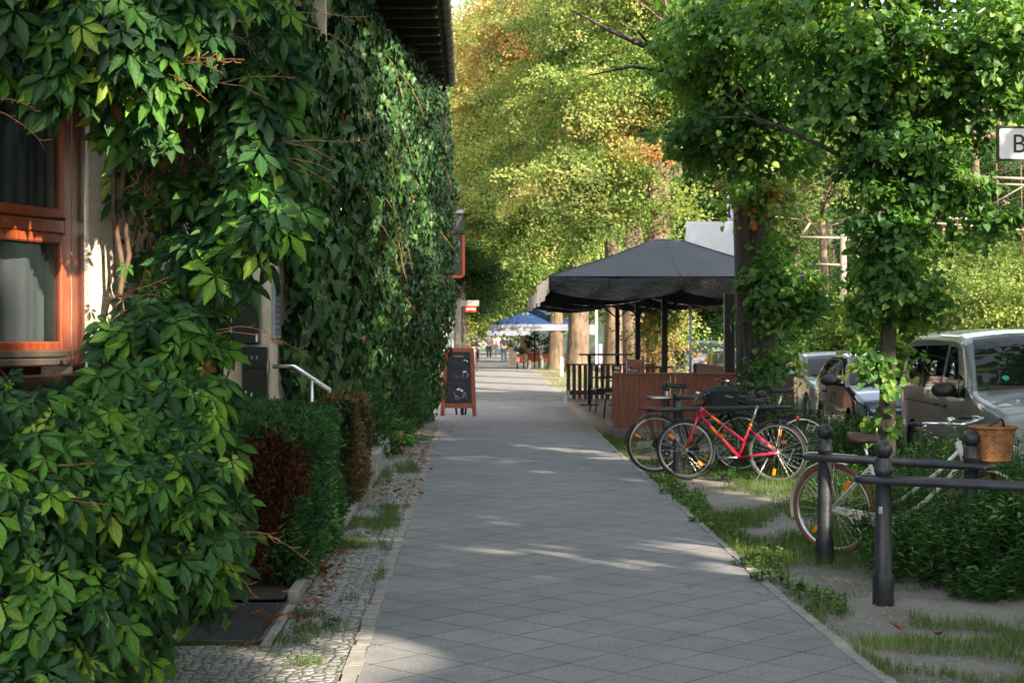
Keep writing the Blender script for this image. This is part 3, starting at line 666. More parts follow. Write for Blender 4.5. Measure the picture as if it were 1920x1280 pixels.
# ------------------------------------------------------------------ Virginia creeper near the camera
cr = empty('virginia_creeper', (-2.0, 7.5, 0), 0, 'large-leaved creeper hanging over and beside the orange window on the near house corner', 'creeper')
CB = [  # px, py, depth, rx, ry (pixels), rdepth (m), leaves
    (40, 30, 7.0, 190, 130, .35, 150), (210, 40, 7.1, 190, 150, .4, 170), (400, 40, 7.4, 150, 170, .5, 190), (500, 120, 7.7, 75, 120, .35, 90),
    (120, 150, 7.0, 60, 75, .2, 34), (300, 200, 7.4, 130, 90, .4, 105), (455, 260, 7.5, 95, 110, .4, 110), (515, 330, 7.6, 60, 100, .3, 60),
    (380, 400, 7.8, 120, 90, .3, 70), (505, 405, 7.4, 62, 72, .3, 56), (450, 500, 7.5, 55, 45, .25, 22),
    (270, 380, 8.1, 60, 150, .2, 26), (315, 450, 7.9, 75, 110, .22, 46), (255, 500, 7.8, 30, 70, .15, 20), (330, 520, 7.9, 110, 90, .3, 76), (300, 640, 7.6, 120, 80, .3, 85), (375, 620, 7.6, 50, 55, .3, 26),
    (290, 740, 7.4, 150, 70, .4, 120), (370, 815, 7.3, 66, 105, .4, 80),
    (60, 800, 6.8, 150, 85, .4, 120), (40, 950, 6.5, 170, 150, .5, 190), (230, 900, 6.9, 170, 130, .5, 210), (375, 960, 7.1, 90, 140, .4, 130),
    (120, 1120, 6.6, 190, 150, .5, 240), (300, 1060, 7.0, 140, 90, .4, 130), (60, 1260, 6.4, 150, 110, .4, 130), (240, 1200, 6.8, 60, 75, .3, 50), (395, 1070, 7.2, 60, 60, .3, 34),
    (0, 700, 6.9, 50, 25, .2, 10)]
Ps, Ys, Ns, Ts, Ss = [], [], [], [], []
cmp_ = np.array([.45, -.75, .35])
for px, py, d, rx, ry, rd_, n in CB:
    n = int(n * 1.5)
    c = np.array(at(px, py, d)); s_ = d / F; dd = rdir(n); q = rng.uniform(0, 1, (n, 1)) ** .30
    dd[:, 1] = -np.abs(dd[:, 1]) * np.where(rng.uniform(size=n) < .75, 1, -1)
    P = c + dd * q * np.array([rx * s_, rd_, ry * s_])
    out = dd * np.array([1, .8, .6]) + rng.normal(size=(n, 3)) * .3 + np.array([.35, -.5, 0])
    Y = out * .55 + rng.normal(size=(n, 3)) * .35 + np.array([0, 0, -.95]); Nv = out * .8 + rng.normal(size=(n, 3)) * .33 + cmp_ * .8
    Ps.append(P); Ys.append(Y); Ns.append(Nv)
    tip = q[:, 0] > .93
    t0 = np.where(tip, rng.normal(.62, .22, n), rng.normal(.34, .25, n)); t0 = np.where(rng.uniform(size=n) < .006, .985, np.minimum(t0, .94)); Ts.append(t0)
    Ss.append(np.where(rng.uniform(size=n) < .38, rng.uniform(.09, .19, n), rng.uniform(.2, .33, n)))
P, Y, Nn, tn, S = map(np.concatenate, (Ps, Ys, Ns, Ts, Ss)); P = P - np.array(cr.location)
wP = P + np.array(cr.location); kk = np.ones(len(P), bool)
for c_, r_ in ((at(188, 480, 8.15), .05), (at(188, 550, 8.15), .07), (at(190, 640, 8.15), .05)):
    d_ = wP - np.array(c_); t_ = d_ @ SUNV; kk &= ~((np.linalg.norm(d_ - t_[:, None] * SUNV, axis=1) < r_ + .08) & (t_ > 0))
P, Y, Nn, S, tn = P[kk], Y[kk], Nn[kk], S[kk], tn[kk]
kk = rng.uniform(size=len(P)) < .55
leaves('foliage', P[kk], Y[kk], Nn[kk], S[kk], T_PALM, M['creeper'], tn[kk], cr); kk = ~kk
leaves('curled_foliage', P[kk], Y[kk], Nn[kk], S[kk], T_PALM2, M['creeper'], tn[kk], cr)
# inner leaves against the wall, tinted dark for the shade inside the creeper
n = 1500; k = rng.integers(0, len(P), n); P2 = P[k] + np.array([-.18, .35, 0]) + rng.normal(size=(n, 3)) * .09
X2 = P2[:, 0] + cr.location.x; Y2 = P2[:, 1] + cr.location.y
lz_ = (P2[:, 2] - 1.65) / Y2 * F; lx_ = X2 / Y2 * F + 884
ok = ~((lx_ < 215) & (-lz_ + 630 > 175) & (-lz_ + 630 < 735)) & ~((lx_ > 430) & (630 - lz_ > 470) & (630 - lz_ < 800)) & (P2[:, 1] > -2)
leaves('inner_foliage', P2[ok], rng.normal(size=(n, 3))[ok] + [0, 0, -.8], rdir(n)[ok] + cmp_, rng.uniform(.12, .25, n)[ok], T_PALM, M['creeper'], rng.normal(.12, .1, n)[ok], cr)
mb = MB(); rd = random.Random(5); L0 = cr.location
for i in range(60):                      # woody stems climbing the wall
    px = rd.uniform(205, 385); p = at(px, rd.uniform(880, 1150), 8.3 + rd.uniform(-.4, .5)) - L0; pts = [p]
    for j in range(12): pts.append(pts[-1] + Vector((rd.uniform(-.10, .10), rd.uniform(-.05, .06), .30)))
    mb.tube(pts, rd.choice([.004, .006, .009, .014]), 5)
mb.build('stem', M['stem'], cr)
mb = MB()
for i in range(420):                     # dense dry twigs in the bare spot
    p = at(rd.gauss(345, 45), rd.gauss(315, 30), 8.1 + rd.uniform(-.2, .25)) - L0; l = rd.uniform(.08, .25)
    mb.tube([p, p + Vector((rd.uniform(-.06, .06), rd.uniform(-.05, .05), -l * .5)), p + Vector((rd.uniform(-.08, .08), rd.uniform(-.05, .05), -l))], rd.choice([.0015, .0025, .004]), 4)
mb.build('dry_twigs', M['straw'], cr)
mb = MB()
for px, py, d, dx in ((570, 265, 7.4, 1), (480, 1005, 7.0, 1), (330, 130, 7.0, 1), (0, 200, 6.9, 1), (60, 15, 6.9, 1), (395, 50, 7.1, 1), (400, 1000, 6.9, 1), (455, 620, 7.3, 1), (350, 120, 7.0, 1), (500, 120, 7.3, -1), (555, 300, 7.4, 1), (450, 150, 7.2, 1), (240, 560, 7.6, 1), (70, 895, 6.3, 1), (590, 30, 7.7, 1)):
    mb = MB()
    for r_ in range(2):
        p = at(px, py, d) - L0 + Vector((-.12, 0, rd.uniform(-.02, .02))); pts = [p]; v_ = Vector((.05 * dx, -.015, rd.uniform(-.01, .02)))
        for j in range(7): v_ = v_ + Vector((rd.uniform(-.008, .008), rd.uniform(-.008, .008), rd.uniform(-.018, .008))); pts.append(pts[-1] + v_)
        mb.tube(pts, [.0024, .002, .002, .0018, .0015, .0013, .001, .0008], 4)
        for j in (3, 4, 5, 6):
            e = Vector((rd.uniform(-.03, .05), rd.uniform(-.03, .03), rd.uniform(-.04, .02))); mb.tube([pts[j], pts[j] + e * .6, pts[j] + e + Vector((.01, 0, .012))], .0013, 4)
    mb.build('tendril', M['tendril'], cr)

# ------------------------------------------------------------------ ivy on the long wall behind
iv = empty('ivy', (-1.6, 22, 0), 0, 'dense dark ivy covering the long wall up to the eaves behind the handrail', 'ivy')
IY = [16.3, 18, 20, 22, 24, 26, 28, 30.6]; IX = [-1.80, -1.62, -1.42, -1.26, -1.08, -.86, -.66, -.40]
def ivx(Yv, Zv):
    x = np.interp(Yv, IY, IX); taper = np.interp(Zv, [0, 1.2, 2.4, 4.5, 6.6], [-.38, -.22, 0, .0, -.22]); taper *= np.interp(Yv, [16, 24, 30], [.35, .9, 1.0]); return x + taper
def ivlay(n, y0, y1, size, off, ts, T=T_IVY):
    Yv = rng.uniform(y0, y1, n); Zv = rng.uniform(0.0, 6.55, n)
    P = np.stack([np.zeros(n), Yv, Zv], 1); nz_ = vnoise(P, 2.2, 3) * .20 + vnoise(P, 5.5, 4) * .09
    P[:, 0] = ivx(Yv, Zv) + nz_ + off + rng.normal(size=n) * .035
    e = .12; P2 = P.copy(); P2[:, 1] += e; P3 = P.copy(); P3[:, 2] += e
    dY = (ivx(P2[:, 1], Zv) - ivx(Yv, Zv) + (vnoise(np.stack([np.zeros(n), P2[:, 1], Zv], 1), 2.2, 3) - vnoise(np.stack([np.zeros(n), Yv, Zv], 1), 2.2, 3)) * .20) / e
    Nv = np.stack([np.ones(n), -dY - .35, np.full(n, .25)], 1) + rng.normal(size=(n, 3)) * .28
    Yd = np.stack([np.full(n, .25), rng.normal(size=n) * .3, np.full(n, -1.)], 1) + rng.normal(size=(n, 3)) * .22
    keep = ~((Yv > 16.95) & (Yv < 17.6) & (Zv > 5.02)) & (P[:, 0] > -2.1)
    return P[keep], Yd[keep], Nv[keep], (size * rng.uniform(.55, 1.3, n))[keep], (ts + rng.normal(size=n) * .22)[keep]
A = [ivlay(3900, 16.3, 20.2, .150, 0, .5), ivlay(2200, 16.3, 20.2, .13, -.14, .1), ivlay(9500, 20.0, 26, .095, 0, .55), ivlay(12500, 26, 31, .075, 0, .55), ivlay(7000, 20, 31, .09, -.10, .15)]  # back layers tinted darker, standing for shade in the ivy's gaps
P, Y, Nn, S, tn = (np.concatenate([a[i] for a in A]) for i in range(5))
tn = np.where((tn > .96) & (rng.uniform(size=len(tn)) > .15), .8, tn)
leaves('foliage', P - np.array(iv.location), Y, Nn, S, T_IVY, M['ivy'], tn, iv)
n = 5000; zz = rng.uniform(0, 6.6, n); xx = rng.uniform(-1.35, -.42, n) + np.interp(zz, [0, 1.2, 2.4, 6.6], [-.36, -.22, 0, 0]); P = np.stack([xx, 31 + rng.normal(size=n) * .12, zz], 1)
leaves('far_end_foliage', P - np.array(iv.location), rng.normal(size=(n, 3)) * .3 + [0, 0, -1], rng.normal(size=(n, 3)) * .4 + [.5, -.6, .2], .09 * rng.uniform(.6, 1.3, n), T_IVY, M['ivy'], rng.normal(.4, .2, n), iv)
mb = MB(); rd = random.Random(9)
for i in range(46):
    y = rd.uniform(16.4, 30); pts = [Vector((float(ivx(y, .0)) - .25, y, 0))]
    for j in range(15): y += rd.uniform(-.12, .12); pts.append(Vector((float(ivx(y, j * .42)) - .22 + rd.uniform(-.03, .03), y, (j + 1) * .42)))
    mb.tube([p - iv.location for p in pts], rd.choice([.006, .01, .016]), 5)
for i in range(26):                     # thin red shoots hanging free
    y = rd.uniform(19, 29); z = rd.uniform(2.2, 6); p = Vector((float(ivx(y, z)) + .10, y, z)); pts = [p]; v_ = Vector((.06, -.04, -.03))
    for j in range(6): v_ += Vector((rd.uniform(-.02, .02), rd.uniform(-.02, .02), -.03)); pts.append(pts[-1] + v_)
    mb.tube([q - iv.location for q in pts], .004, 4)
mb.build('stem', M['tendril'], iv)

# ------------------------------------------------------------------ clipped hedge, brown shrub, yews
def box_foliage(x0, x1, y0, y1, z0, z1, n, per, size, deadf, m, parent, T=T_NEEDLE, rough=.03):
    """sprigs over the five free faces of a clipped block"""
    ar = [(y1 - y0) * (z1 - z0)] * 2 + [(x1 - x0) * (z1 - z0)] * 2 + [(x1 - x0) * (y1 - y0)]; ar = np.array(ar) * np.array([1.3, .4, 1.5, .3, 1.2]); fc = rng.choice(5, n, p=ar / ar.sum())
    u = rng.uniform(size=(n, 3)); P = np.stack([x0 + (x1 - x0) * u[:, 0], y0 + (y1 - y0) * u[:, 1], z0 + (z1 - z0) * u[:, 2]], 1); Nv = np.zeros((n, 3))
    for f, (ax, val, sg) in enumerate(((0, x1, 1), (0, x0, -1), (1, y0, -1), (1, y1, 1), (2, z1, 1))):
        k = fc == f; P[k, ax] = val - rng.exponential(.035, k.sum()) * sg; Nv[k, ax] = sg
    cx, cy, cz = (x0 + x1) / 2, (y0 + y1) / 2, (z0 + z1) / 2      # round the corners a little
    q = (P - [cx, cy, cz]) / [(x1 - x0) / 2, (y1 - y0) / 2, (z1 - z0) / 2]; sh = np.sort(np.abs(q), 1)[:, 1] ** 8
    P = P - Nv * (sh * .07)[:, None]; P += Nv * (vnoise(P, 7, 5) * rough + vnoise(P, 2.5, 6) * rough)[:, None]
    dead = deadf(P, Nv)
    C = np.repeat(P, per, 0) + rng.normal(size=(n * per, 3)) * .022; NV = np.repeat(Nv, per, 0)
    Y = NV + rng.normal(size=(n * per, 3)) * .55 + [0, 0, .35]
    tn = np.where(np.repeat(dead, per), rng.uniform(.80, 1, n * per), np.clip(.38 + .3 * np.repeat(vnoise(P, 5, 15) + .5 * vnoise(P, 14, 16), per) + .13 * rng.normal(size=n * per), 0, .74))
    leaves('foliage', C - np.array(parent.location), Y, rdir(n * per), size * rng.uniform(.6, 1.3, n * per), T, m, tn, parent)
hd = empty('clipped_hedge', (-1.42, 11.7, 0), 0, 'box-clipped juniper hedge, green on top and on the walk side, dead brown on its front', 'hedge')
def dead1(P, Nv):
    nn = vnoise(P, 3.2, 8) + .5 * vnoise(P, 8, 9)
    fr = (Nv[:, 1] < -.5) | (P[:, 1] < 10.75)
    g_ = np.interp(P[:, 0], [-1.75, -1.25, -1.08], [.9, .35, -1.2]) + np.interp(P[:, 2], [0, .4, .85, 1.1], [-.6, .5, .55, -1.3])
    return np.where(fr, nn * .8 + g_ > .10, nn > .95)
box_foliage(-1.85, -1.06, 10.2, 12.6, .08, 1.07, 5800, 12, .040, dead1, M['conifer'], hd, T_NEEDLE, .055)
mb = MB(); mb.box(-.25, .22, -1.1, .7, .12, .92); mb.build('inner_twigs', M['earth'], hd)
mb = MB(); rd = random.Random(2)
for i in range(90):
    p = Vector((rd.uniform(-.3, .28), rd.uniform(-1.45, 1.4), 0)); mb.tube([p, p + Vector((rd.uniform(-.06, .06), rd.uniform(-.06, .06), .12)), p + Vector((rd.uniform(-.14, .14), rd.uniform(-.12, .12), .34))], .006, 5)
mb.build('stem', M['stem'], hd)
bs = empty('brown_shrub', (-1.35, 15, 0), 0, 'bronze-brown shrub with small leaves between the clipped hedge and the ivy', 'shrub')
box_foliage(-1.45, -1.10, 14.5, 16.3, .12, 1.03, 2100, 9, .042, lambda P, Nv: vnoise(P, 4, 5) > -.1, M['bronzeleaf'], bs, T_RH, .07)
mb = MB()
for i in range(26):
    p = Vector((rd.uniform(-.2, .2), rd.uniform(-.6, 1.1), 0)); mb.tube([p, p + Vector((rd.uniform(-.06, .06), rd.uniform(-.06, .06), .3)), p + Vector((rd.uniform(-.1, .1), rd.uniform(-.1, .1), .8))], .009, 5)
mb.build('stem', M['stem'], bs)
def bush(label, x, y, rx, ry, h, n, size, m, tn, T=T_RH, name='shrub', cat='shrub', z0=0, group=None, gap=0.1, per=22, seed=1):
    o = empty(name, (x, y, z0), 0, label, cat, group)
    P, Y, Nn, tt = sprays([(0, 0, h * .55, rx, ry, h * .5, n, tn)], per, min(rx, ry) * .35 + .04, .4, gap=gap, seed=seed)
    k = P[:, 2] > .02; leaves('foliage', P[k], Y[k] * [1, 1, -.3] + [0, 0, .3], Nn[k], size * rng.uniform(.6, 1.2, k.sum()), T, M[m], tt[k], o)
    mb = MB(); rd = random.Random(seed)
    for i in range(9):
        a = rd.uniform(0, 6.28); mb.tube([(rd.uniform(-.1, .1), rd.uniform(-.1, .1), 0), (math.cos(a) * rx * .3, math.sin(a) * ry * .3, h * .4), (math.cos(a) * rx * .6, math.sin(a) * ry * .6, h * .75)], .012 + .004 * h, 5)
    mb.build('stem', M['stem'], o); return o
bush('dark bluish-green juniper bush at the foot of the ivy, left of the stone block', -1.30, 20.2, .30, .9, 1.0, 230, .05, 'conifer', .3, T_NEEDLE, seed=3)
bush('dark low yew bush under the ivy, farther along than the stone block', -1.05, 24.5, .26, 1.1, 1.05, 260, .05, 'conifer', .35, T_NEEDLE, seed=4)
bush('small dark bush next to the blackboard at the end of the ivy', -1.0, 28.2, .22, .9, .8, 160, .05, 'conifer', .4, T_NEEDLE, seed=5)
bush('weedy light green plant growing beside the stone block', -1.0, 21.9, .18, .3, .45, 50, .06, 'weed', .7, T_RH, 'weed', 'plant', seed=6)

# ------------------------------------------------------------------ far houses on the left
def facade(label, y0, y1, x, h, m, roofm, seed=1, floors=3):
    o = empty('street_house', (x, y0, 0), 0, label, 'house'); L = y1 - y0
    mb = MB(); mb.box(-9, 0, 0, L, -.1, h); mb.build('wall', M[m], o)
    mb = MB(); mb.prism([(.5, h - .05), (.5, h + .1), (-4.5, h + 3.6), (-9.5, h + .1), (-9.5, h - .05)], -L, 0, Matrix.Rotation(R(90), 4, 'X')); mb.build('roof', M[roofm], o)
    for f in range(floors):
        y = 1.2
        while y < L - 1.5:
            z = 1.0 + f * 2.9; w_ = MB()
            for a in ((y, y + .09, z, z + 1.6), (y + 1.01, y + 1.1, z, z + 1.6), (y + .09, y + 1.01, z, z + .09), (y + .09, y + 1.01, z + 1.51, z + 1.6), (y + .52, y + .58, z + .09, z + 1.51)): w_.box(.003, .06, *a)
            wo_ = w_.build('window', M['whiteplate'], o); g_ = MB(); g_.box(.004, .02, y + .09, y + 1.01, z + .09, z + 1.51); g_.build('pane', M['carglass'], wo_)
            y += 3.1
    return o
facade('tall cream house beyond the ivy wall with shop signs hanging from it', 44, 74, -1.75, 8.2, 'white_render', 'redtile')
facade('grey-cream house farther down the walk behind the café terrace', 76, 120, -2.1, 7.4, 'render', 'redtile', 2)
facade('last pale house at the far end of the walk', 123, 190, -2.3, 8.6, 'white_render', 'redtile', 3)
s = empty('shop_sign', (-.9, 50, 3.4), 0, 'upper black hanging shop sign with the letters ky, bracketed to the cream house', 'sign')
a = at(838, 400, 50); c = at(868, 434, 50); mb = MB(); mb.cbox(-.85, c.x + .9, 0, .12, c.z - 3.4, a.z - 3.4, .01); mb.build('panel', M['ink'], s)
mb = MB(); mb.cbox(-.85, c.x + .92, -.03, .16, a.z - 3.395, a.z - 3.29, .01); mb.build('cover', M['galv'], s)
text('ky', .50, Matrix.Translation((c.x + .9 - .49, -.012, c.z - 3.4 + .25)) @ FACE, M['whitecanvas'], s, bold=.004)
s = empty('shop_sign', (-.9, 50.4, 1.9), 0, 'lower tall black shop sign with an orange frame and the letters ARD', 'sign')
a = at(838, 441, 50.4); c = at(870, 520, 50.4); X1 = c.x + .9; z0, z1 = c.z - 1.9, a.z - 1.9
mb = MB(); mb.cbox(-.85, X1 - .06, 0, .12, z0 + .08, z1, .01); mb.build('panel', M['ink'], s)
mb = MB(); mb.prism([(X1 - .058, z0), (X1 + .03, z0 + .1), (X1 + .03, z1), (X1 - .058, z1)], -.15, .03, FACE); mb.prism([(-.85, z0 - .1), (X1 - .06, z0 - .0), (X1 - .06, z0 + .078), (-.85, z0 + .03)], -.15, .03, FACE); mb.build('frame', M['orangepaint'], s)
text('ARD', .17, Matrix.Translation((X1 - .47, -.006, z1 - .3)) @ FACE, M['chalk'], s); text('er', .17, Matrix.Translation((X1 - .3, -.006, z0 + .5)) @ FACE, M['chalk'], s)
mb = MB(); mb.tube([(-.85, .06, z1 + .06), (X1, .06, z1 + .06)], .03, 6); mb.build('bracket', M['blk'], s)
s = empty('hanging_sign', (-.3, 58, 2.4), 0, 'small orange and white sign under a grey beam above the café seats', 'sign')
a = at(872, 574, 58); c = at(893, 585, 58); mb = MB(); mb.cbox(a.x + .3, c.x + .3, 0, .1, c.z - 2.4, a.z - 2.4, .01); mb.build('panel', M['orangepaint'], s)
mb = MB(); mb.box(a.x + .36, c.x + .3 - .03, -.004, -.001, c.z - 2.4 + .09, c.z - 2.4 + .14); mb.build('stripe', M['whiteplate'], s)
a = at(866, 563, 58.1); c = at(898, 574, 58.1); mb = MB(); mb.cbox(-1.5, c.x + .3, .12, .25, c.z - 2.395, a.z - 2.4, .01); mb.build('beam', M['kerb'], s)
mb = MB(); p = at(858, 600, 46); tag(MB().tube([(p.x, 46, -.1), (p.x, 46, 2.75)], .11, 12).build('column', M['concrete']), 'grey column of the porch behind the blackboard', 'column')
p = at(846, 600, 46); tag(MB().tube([(p.x - .05, 45.6, -.1), (p.x - .05, 45.6, 3.2)], .055, 10).build('downpipe', M['galv']), 'thin dark downpipe left of the porch column', 'pipe')
# ================================================================== BLACKBOARD on the walk
ab = empty('pavement_blackboard', (-.27, 32.4, 0), R(-4), 'tall red-brown wooden A-board with chalk drawings on its blackboard, at the end of the ivy', 'blackboard')
H_ = 1.42; LT = Matrix.Rotation(R(-9), 4, 'X')
def q_(x, z, y=0): return LT @ Vector((x, y, z))
def slab(mb, pts, y0, y1):
    n = len(pts); mb.add([q_(x, z, y0) for x, z in pts] + [q_(x, z, y1) for x, z in pts], [list(range(n)), list(range(n, 2 * n))[::-1]] + [[i, n + i, n + (i + 1) % n, (i + 1) % n] for i in range(n)])
def hw(z): return .375 - .068 * z / H_
mb = MB()
for s_ in (-1, 1):
    slab(mb, [(s_ * hw(0), 0), (s_ * (hw(0) - .085), 0), (s_ * (hw(H_) - .08), H_), (s_ * hw(H_), H_)][::(1 if s_ < 0 else -1)], -.02, .02)
slab(mb, [(-hw(H_) + .08, H_ - .085), (hw(H_) - .08, H_ - .085), (hw(H_) - .08, H_), (-hw(H_) + .08, H_)], -.018, .018)
slab(mb, [(-hw(.2) + .083, .17), (hw(.2) - .083, .17), (hw(.28) - .083, .265), (-hw(.28) + .083, .265)], -.018, .018)
fr = mb.build('frame', M['boardwood'], ab, bevel=.003)
mb = MB(); slab(mb, [(-hw(.26) + .078, .262), (hw(.26) - .078, .262), (hw(1.33) - .078, 1.337), (-hw(1.33) + .078, 1.337)], -.004, .006); bd = mb.build('writing_surface', M['board'], ab)
mb = MB()
for s_ in (-1, 1): mb.tube([(s_ * .26, .24, 1.38), (s_ * .05 + .04 * s_, .72, 0)], .022, 4)
mb.tube([(0.03, .3, 1.25), (.04, .55, .0)], .035, 4); mb.build('rear_leg', M['fencedk'], ab)
def chalk(pts, r=.004, m='chalk', nm='chalk_drawing'):
    mb = MB(); [mb.tube([q_(x, z, -.006) for x, z in p], r, 5) for p in pts]; mb.build(nm, M[m], bd)
TXT = lambda x, z: LT @ Matrix.Translation((x, -.006, z)) @ FACE
rd = random.Random(8); mb = MB(); a = -.12
while a < .08: l = rd.uniform(.012, .022); mb.v += []; slab(mb, [(a, 1.235), (a + l, 1.235), (a + l, 1.262), (a, 1.262)], -.008, -.0045); a += l + .005
mb.build('golden_heading', M['gold'], bd)
slabs = MB()
def blob(cx, cz, rx, rz, ang=0):
    slab(slabs, [(cx + rx * math.cos(t_ * .524) * math.cos(ang) - rz * math.sin(t_ * .524) * math.sin(ang), cz + rx * math.cos(t_ * .524) * math.sin(ang) + rz * math.sin(t_ * .524) * math.cos(ang)) for t_ in range(12)], -.009, -.0045)
blob(.115, 1.165, .020, .011, .2); blob(.168, 1.145, .020, .015, -.3); blob(.12, .925, .038, .018); blob(-.005, .56, .040, .020, .3); blob(.062, .532, .036, .022, -.4)
slabs.build('chalk_drawing', M['whiteplate'], bd)
chalk([[(.085, .92), (.10, .80), (.165, .80), (.175, .91)], [(.178, .90), (.2, .88), (.195, .83), (.17, .82)]])
arc = lambda cx, cz, rx, rz, a0, a1, n=14: [(cx + rx * math.cos(R(a0 + (a1 - a0) * i / n)), cz + rz * math.sin(R(a0 + (a1 - a0) * i / n))) for i in range(n + 1)]
chalk([arc(.02, .50, .115, .13, 170, 365), arc(-.03, .385, .035, .04, 0, 300), arc(.12, .43, .03, .06, 20, 250), [(.15, .43), (.165, .37)]], .0035)
chalk([[(-.2, .62), (-.19, .42)], [(-.18, .40), (-.17, .56)], [(.0, 1.10), (.10, 1.085)], [(-.23, .70), (-.05, .69), (.15, .685)]], .003, 'chalkdim')
text('Yer', .15, TXT(-.16, .78), M['chalkdim'], bd, 'chalk_lettering'); text('lemonade', .07, TXT(-.15, .68), M['chalkdim'], bd, 'chalk_lettering') if False else None

# ================================================================== CAFÉ DECK
dk = empty('cafe_deck', (2.26, 25, 0), 0, 'raised wooden café deck with red-brown board panels beside the walk', 'deck')
mb = MB(); x = 0
while x < 2.95: mb.cbox(x, x + .14, .02, 11.6, .16, .19, .004); x += .146
mb.box(.01, 2.95, .03, 11.6, -.05, .155); mb.build('platform', M['deckw'], dk)
mb = MB(); mb.cbox(-.03, 0, 0, 11.6, -.05, .165, .004); mb.cbox(-.02, 2.95, -.03, -.002, -.05, .17, .004); mb.build('edge_board', M['deckw'], dk)
def panel(p, z0, z1, dx, n, w_, gap, m, top, seam=None, face='front_panel', sgn=1):
    mb = MB()
    for i in range(n):
        a = i * (w_ + gap)
        if seam:
            mb.cbox(a, a + w_, -.018 * sgn - .002 * (i % 2), .0, z0, seam - .004, .004); mb.cbox(a, a + w_, -.020 * sgn - .002 * (i % 2), .0, seam + .004, z1, .004)
        else: mb.cbox(a, a + w_, -.018, .0, z0, z1, .004)
    L = n * (w_ + gap) - gap; Mx = Matrix.Translation(p) @ Matrix.Rotation(dx, 4, 'Z'); mb.v = [tuple(Mx @ Vector(v_)) for v_ in mb.v]; pn = mb.build(face, M[m], dk)
    mb = MB(); mb.cbox(-.01, L + .01, -.045, .05, z1 + .002, z1 + .035, .005); mb.v = [tuple(Mx @ Vector(v_)) for v_ in mb.v]; mb.build('top_rail', M[top], pn)
    mb = MB(); mb.cbox(0, .07, .003, .07, z0, z1, .004); mb.cbox(L - .07, L, .003, .07, z0, z1, .004); mb.cbox(.07, L - .07, .003, .04, z0 + .1, z0 + .2, .004); mb.v = [tuple(Mx @ Vector(v_)) for v_ in mb.v]; mb.build('panel_post', M[m], pn)
panel((0, .05, 0), .10, 1.03, 0, 24, .078, .006, 'fence', 'fence', .50)
mb = MB(); mb.cbox(0, 2.0, -.0295, .02, -.03, .14, .004, Matrix.Translation((0, -.005, 0))) ; mb.build('plinth_board', M['deckw'], dk)
panel((-.07, 11.1, 0), .20, .98, 0, 16, .085, .045, 'fencedk', 'fencedk', None, 'slatted_panel')
panel((2.9, .1, 0), .20, 1.0, R(90), 84, .085, .045, 'fencedk', 'fencedk', None, 'slatted_panel')
mb = MB(); mb.cbox(-.10, -.0, 11.0, 11.1, .19, .40, .006); mb.build('metal_corner', M['galv'], dk)

def parasol(label, x, y, h, half=2.3):
    o = empty('square_parasol', (x, y, .0), 0, label, 'parasol', 'black café parasols')
    ze, zp = 2.70, 3.44; nU = 12
    def side(k):
        def fn(u, v_):       # u along the edge -1..1, v from edge (0) to cap (1)
            uu = 2 * u - 1; s_ = half * (1 - v_) + .30 * v_
            sag = -.05 * math.sin(math.pi * v_) - .035 * (1 - v_) * (1 - abs(2 * abs(uu) - 1)) * -1
            z = ze + (zp - ze) * (v_ ** .93) + sag - .04 * (1 - abs(abs(uu) * 2 - 1)) * (1 - v_)
            p = Vector((uu * s_, -s_, z)); p.rotate(Euler((0, 0, k * math.pi / 2))); return p
        return fn
    mb = MB()
    for k in range(4): mb.grid(side(k), 24, 10)
    cp = mb.build('canopy', M['canvas'], o)
    mb = MB()
    for k in range(4):
        def vf(u, v_):
            uu = 2 * u - 1; sc_ = abs(math.sin(math.pi * u * 2)); dr = .22 + .17 * sc_ ** .5
            p = Vector((uu * (half + .01), -(half + .012 + .05 * v_ * sc_ + .018 * math.sin(u * 40 + v_ * 3) * v_), ze - .0 - .04 * (1 - abs(abs(uu) * 2 - 1)) - dr * v_)); p.rotate(Euler((0, 0, k * math.pi / 2))); return p
        mb.grid(vf, 56, 6)
    mb.build('valance', M['valance'], cp)
    for k in range(8):
        fn = side(k // 2); mb = MB(); mb.tube([fn(.5 if k % 2 else 0, j / 10) + Vector((0, 0, .006)) for j in range(11)], .008, 5); mb.build('seam', M['canvas'], cp)
    mb = MB(); mb.lathe([(.001, zp + .05), (.14, zp + .045), (.30, zp + .01), (.31, zp - .02), (.29, zp - .02)], 20); mb.build('cap', M['canvas'], cp)
    mb = MB(); mb.cbox(-.055, .055, -.055, .055, .19, zp, .008); mb.build('mast', M['blk'], o)
    mb = MB(); mb.cbox(-.4, .4, -.4, .4, .195, .26, .02); mb.build('base_plate', M['anth'], o)
    for k in range(8):
        a = k * math.pi / 4; L = half * (1 if k % 2 == 0 else 1.414) - .03; mb = MB(); e = Vector((math.cos(a) * L, math.sin(a) * L, ze - .05)); mb.tube([(math.cos(a) * .05, math.sin(a) * .05, zp - .06), e], .016, 4)
        m_ = Vector((0, 0, zp - .06)).lerp(e, .5); mb.tube([(0, 0, 2.1), m_], .012, 4); mb.build('rib', M['blk'], o)
    return o
parasol('nearest square black parasol over the café deck', 3.66, 29.7, 3.4)
parasol('second black parasol, right behind the nearest one on the café deck', 3.70, 34.9, 3.4, 2.2)
o = parasol('third black parasol, farthest back beyond the café deck', 3.75, 40.3, 3.4, 2.2)
p = at(1367, 640, 25.3); t_ = empty('steel_post', (p.x, 25.3, 0), 0, 'black square steel post at the right end of the red-brown deck panel', 'post')
mb = MB(); mb.cbox(-.08, .08, -.08, .08, -.05, 2.34, .008); mb.build('shaft', M['blk'], t_); mb = MB(); mb.cbox(-.10, .10, -.10, .10, .19, .205, .003); mb.build('foot', M['blk'], t_)
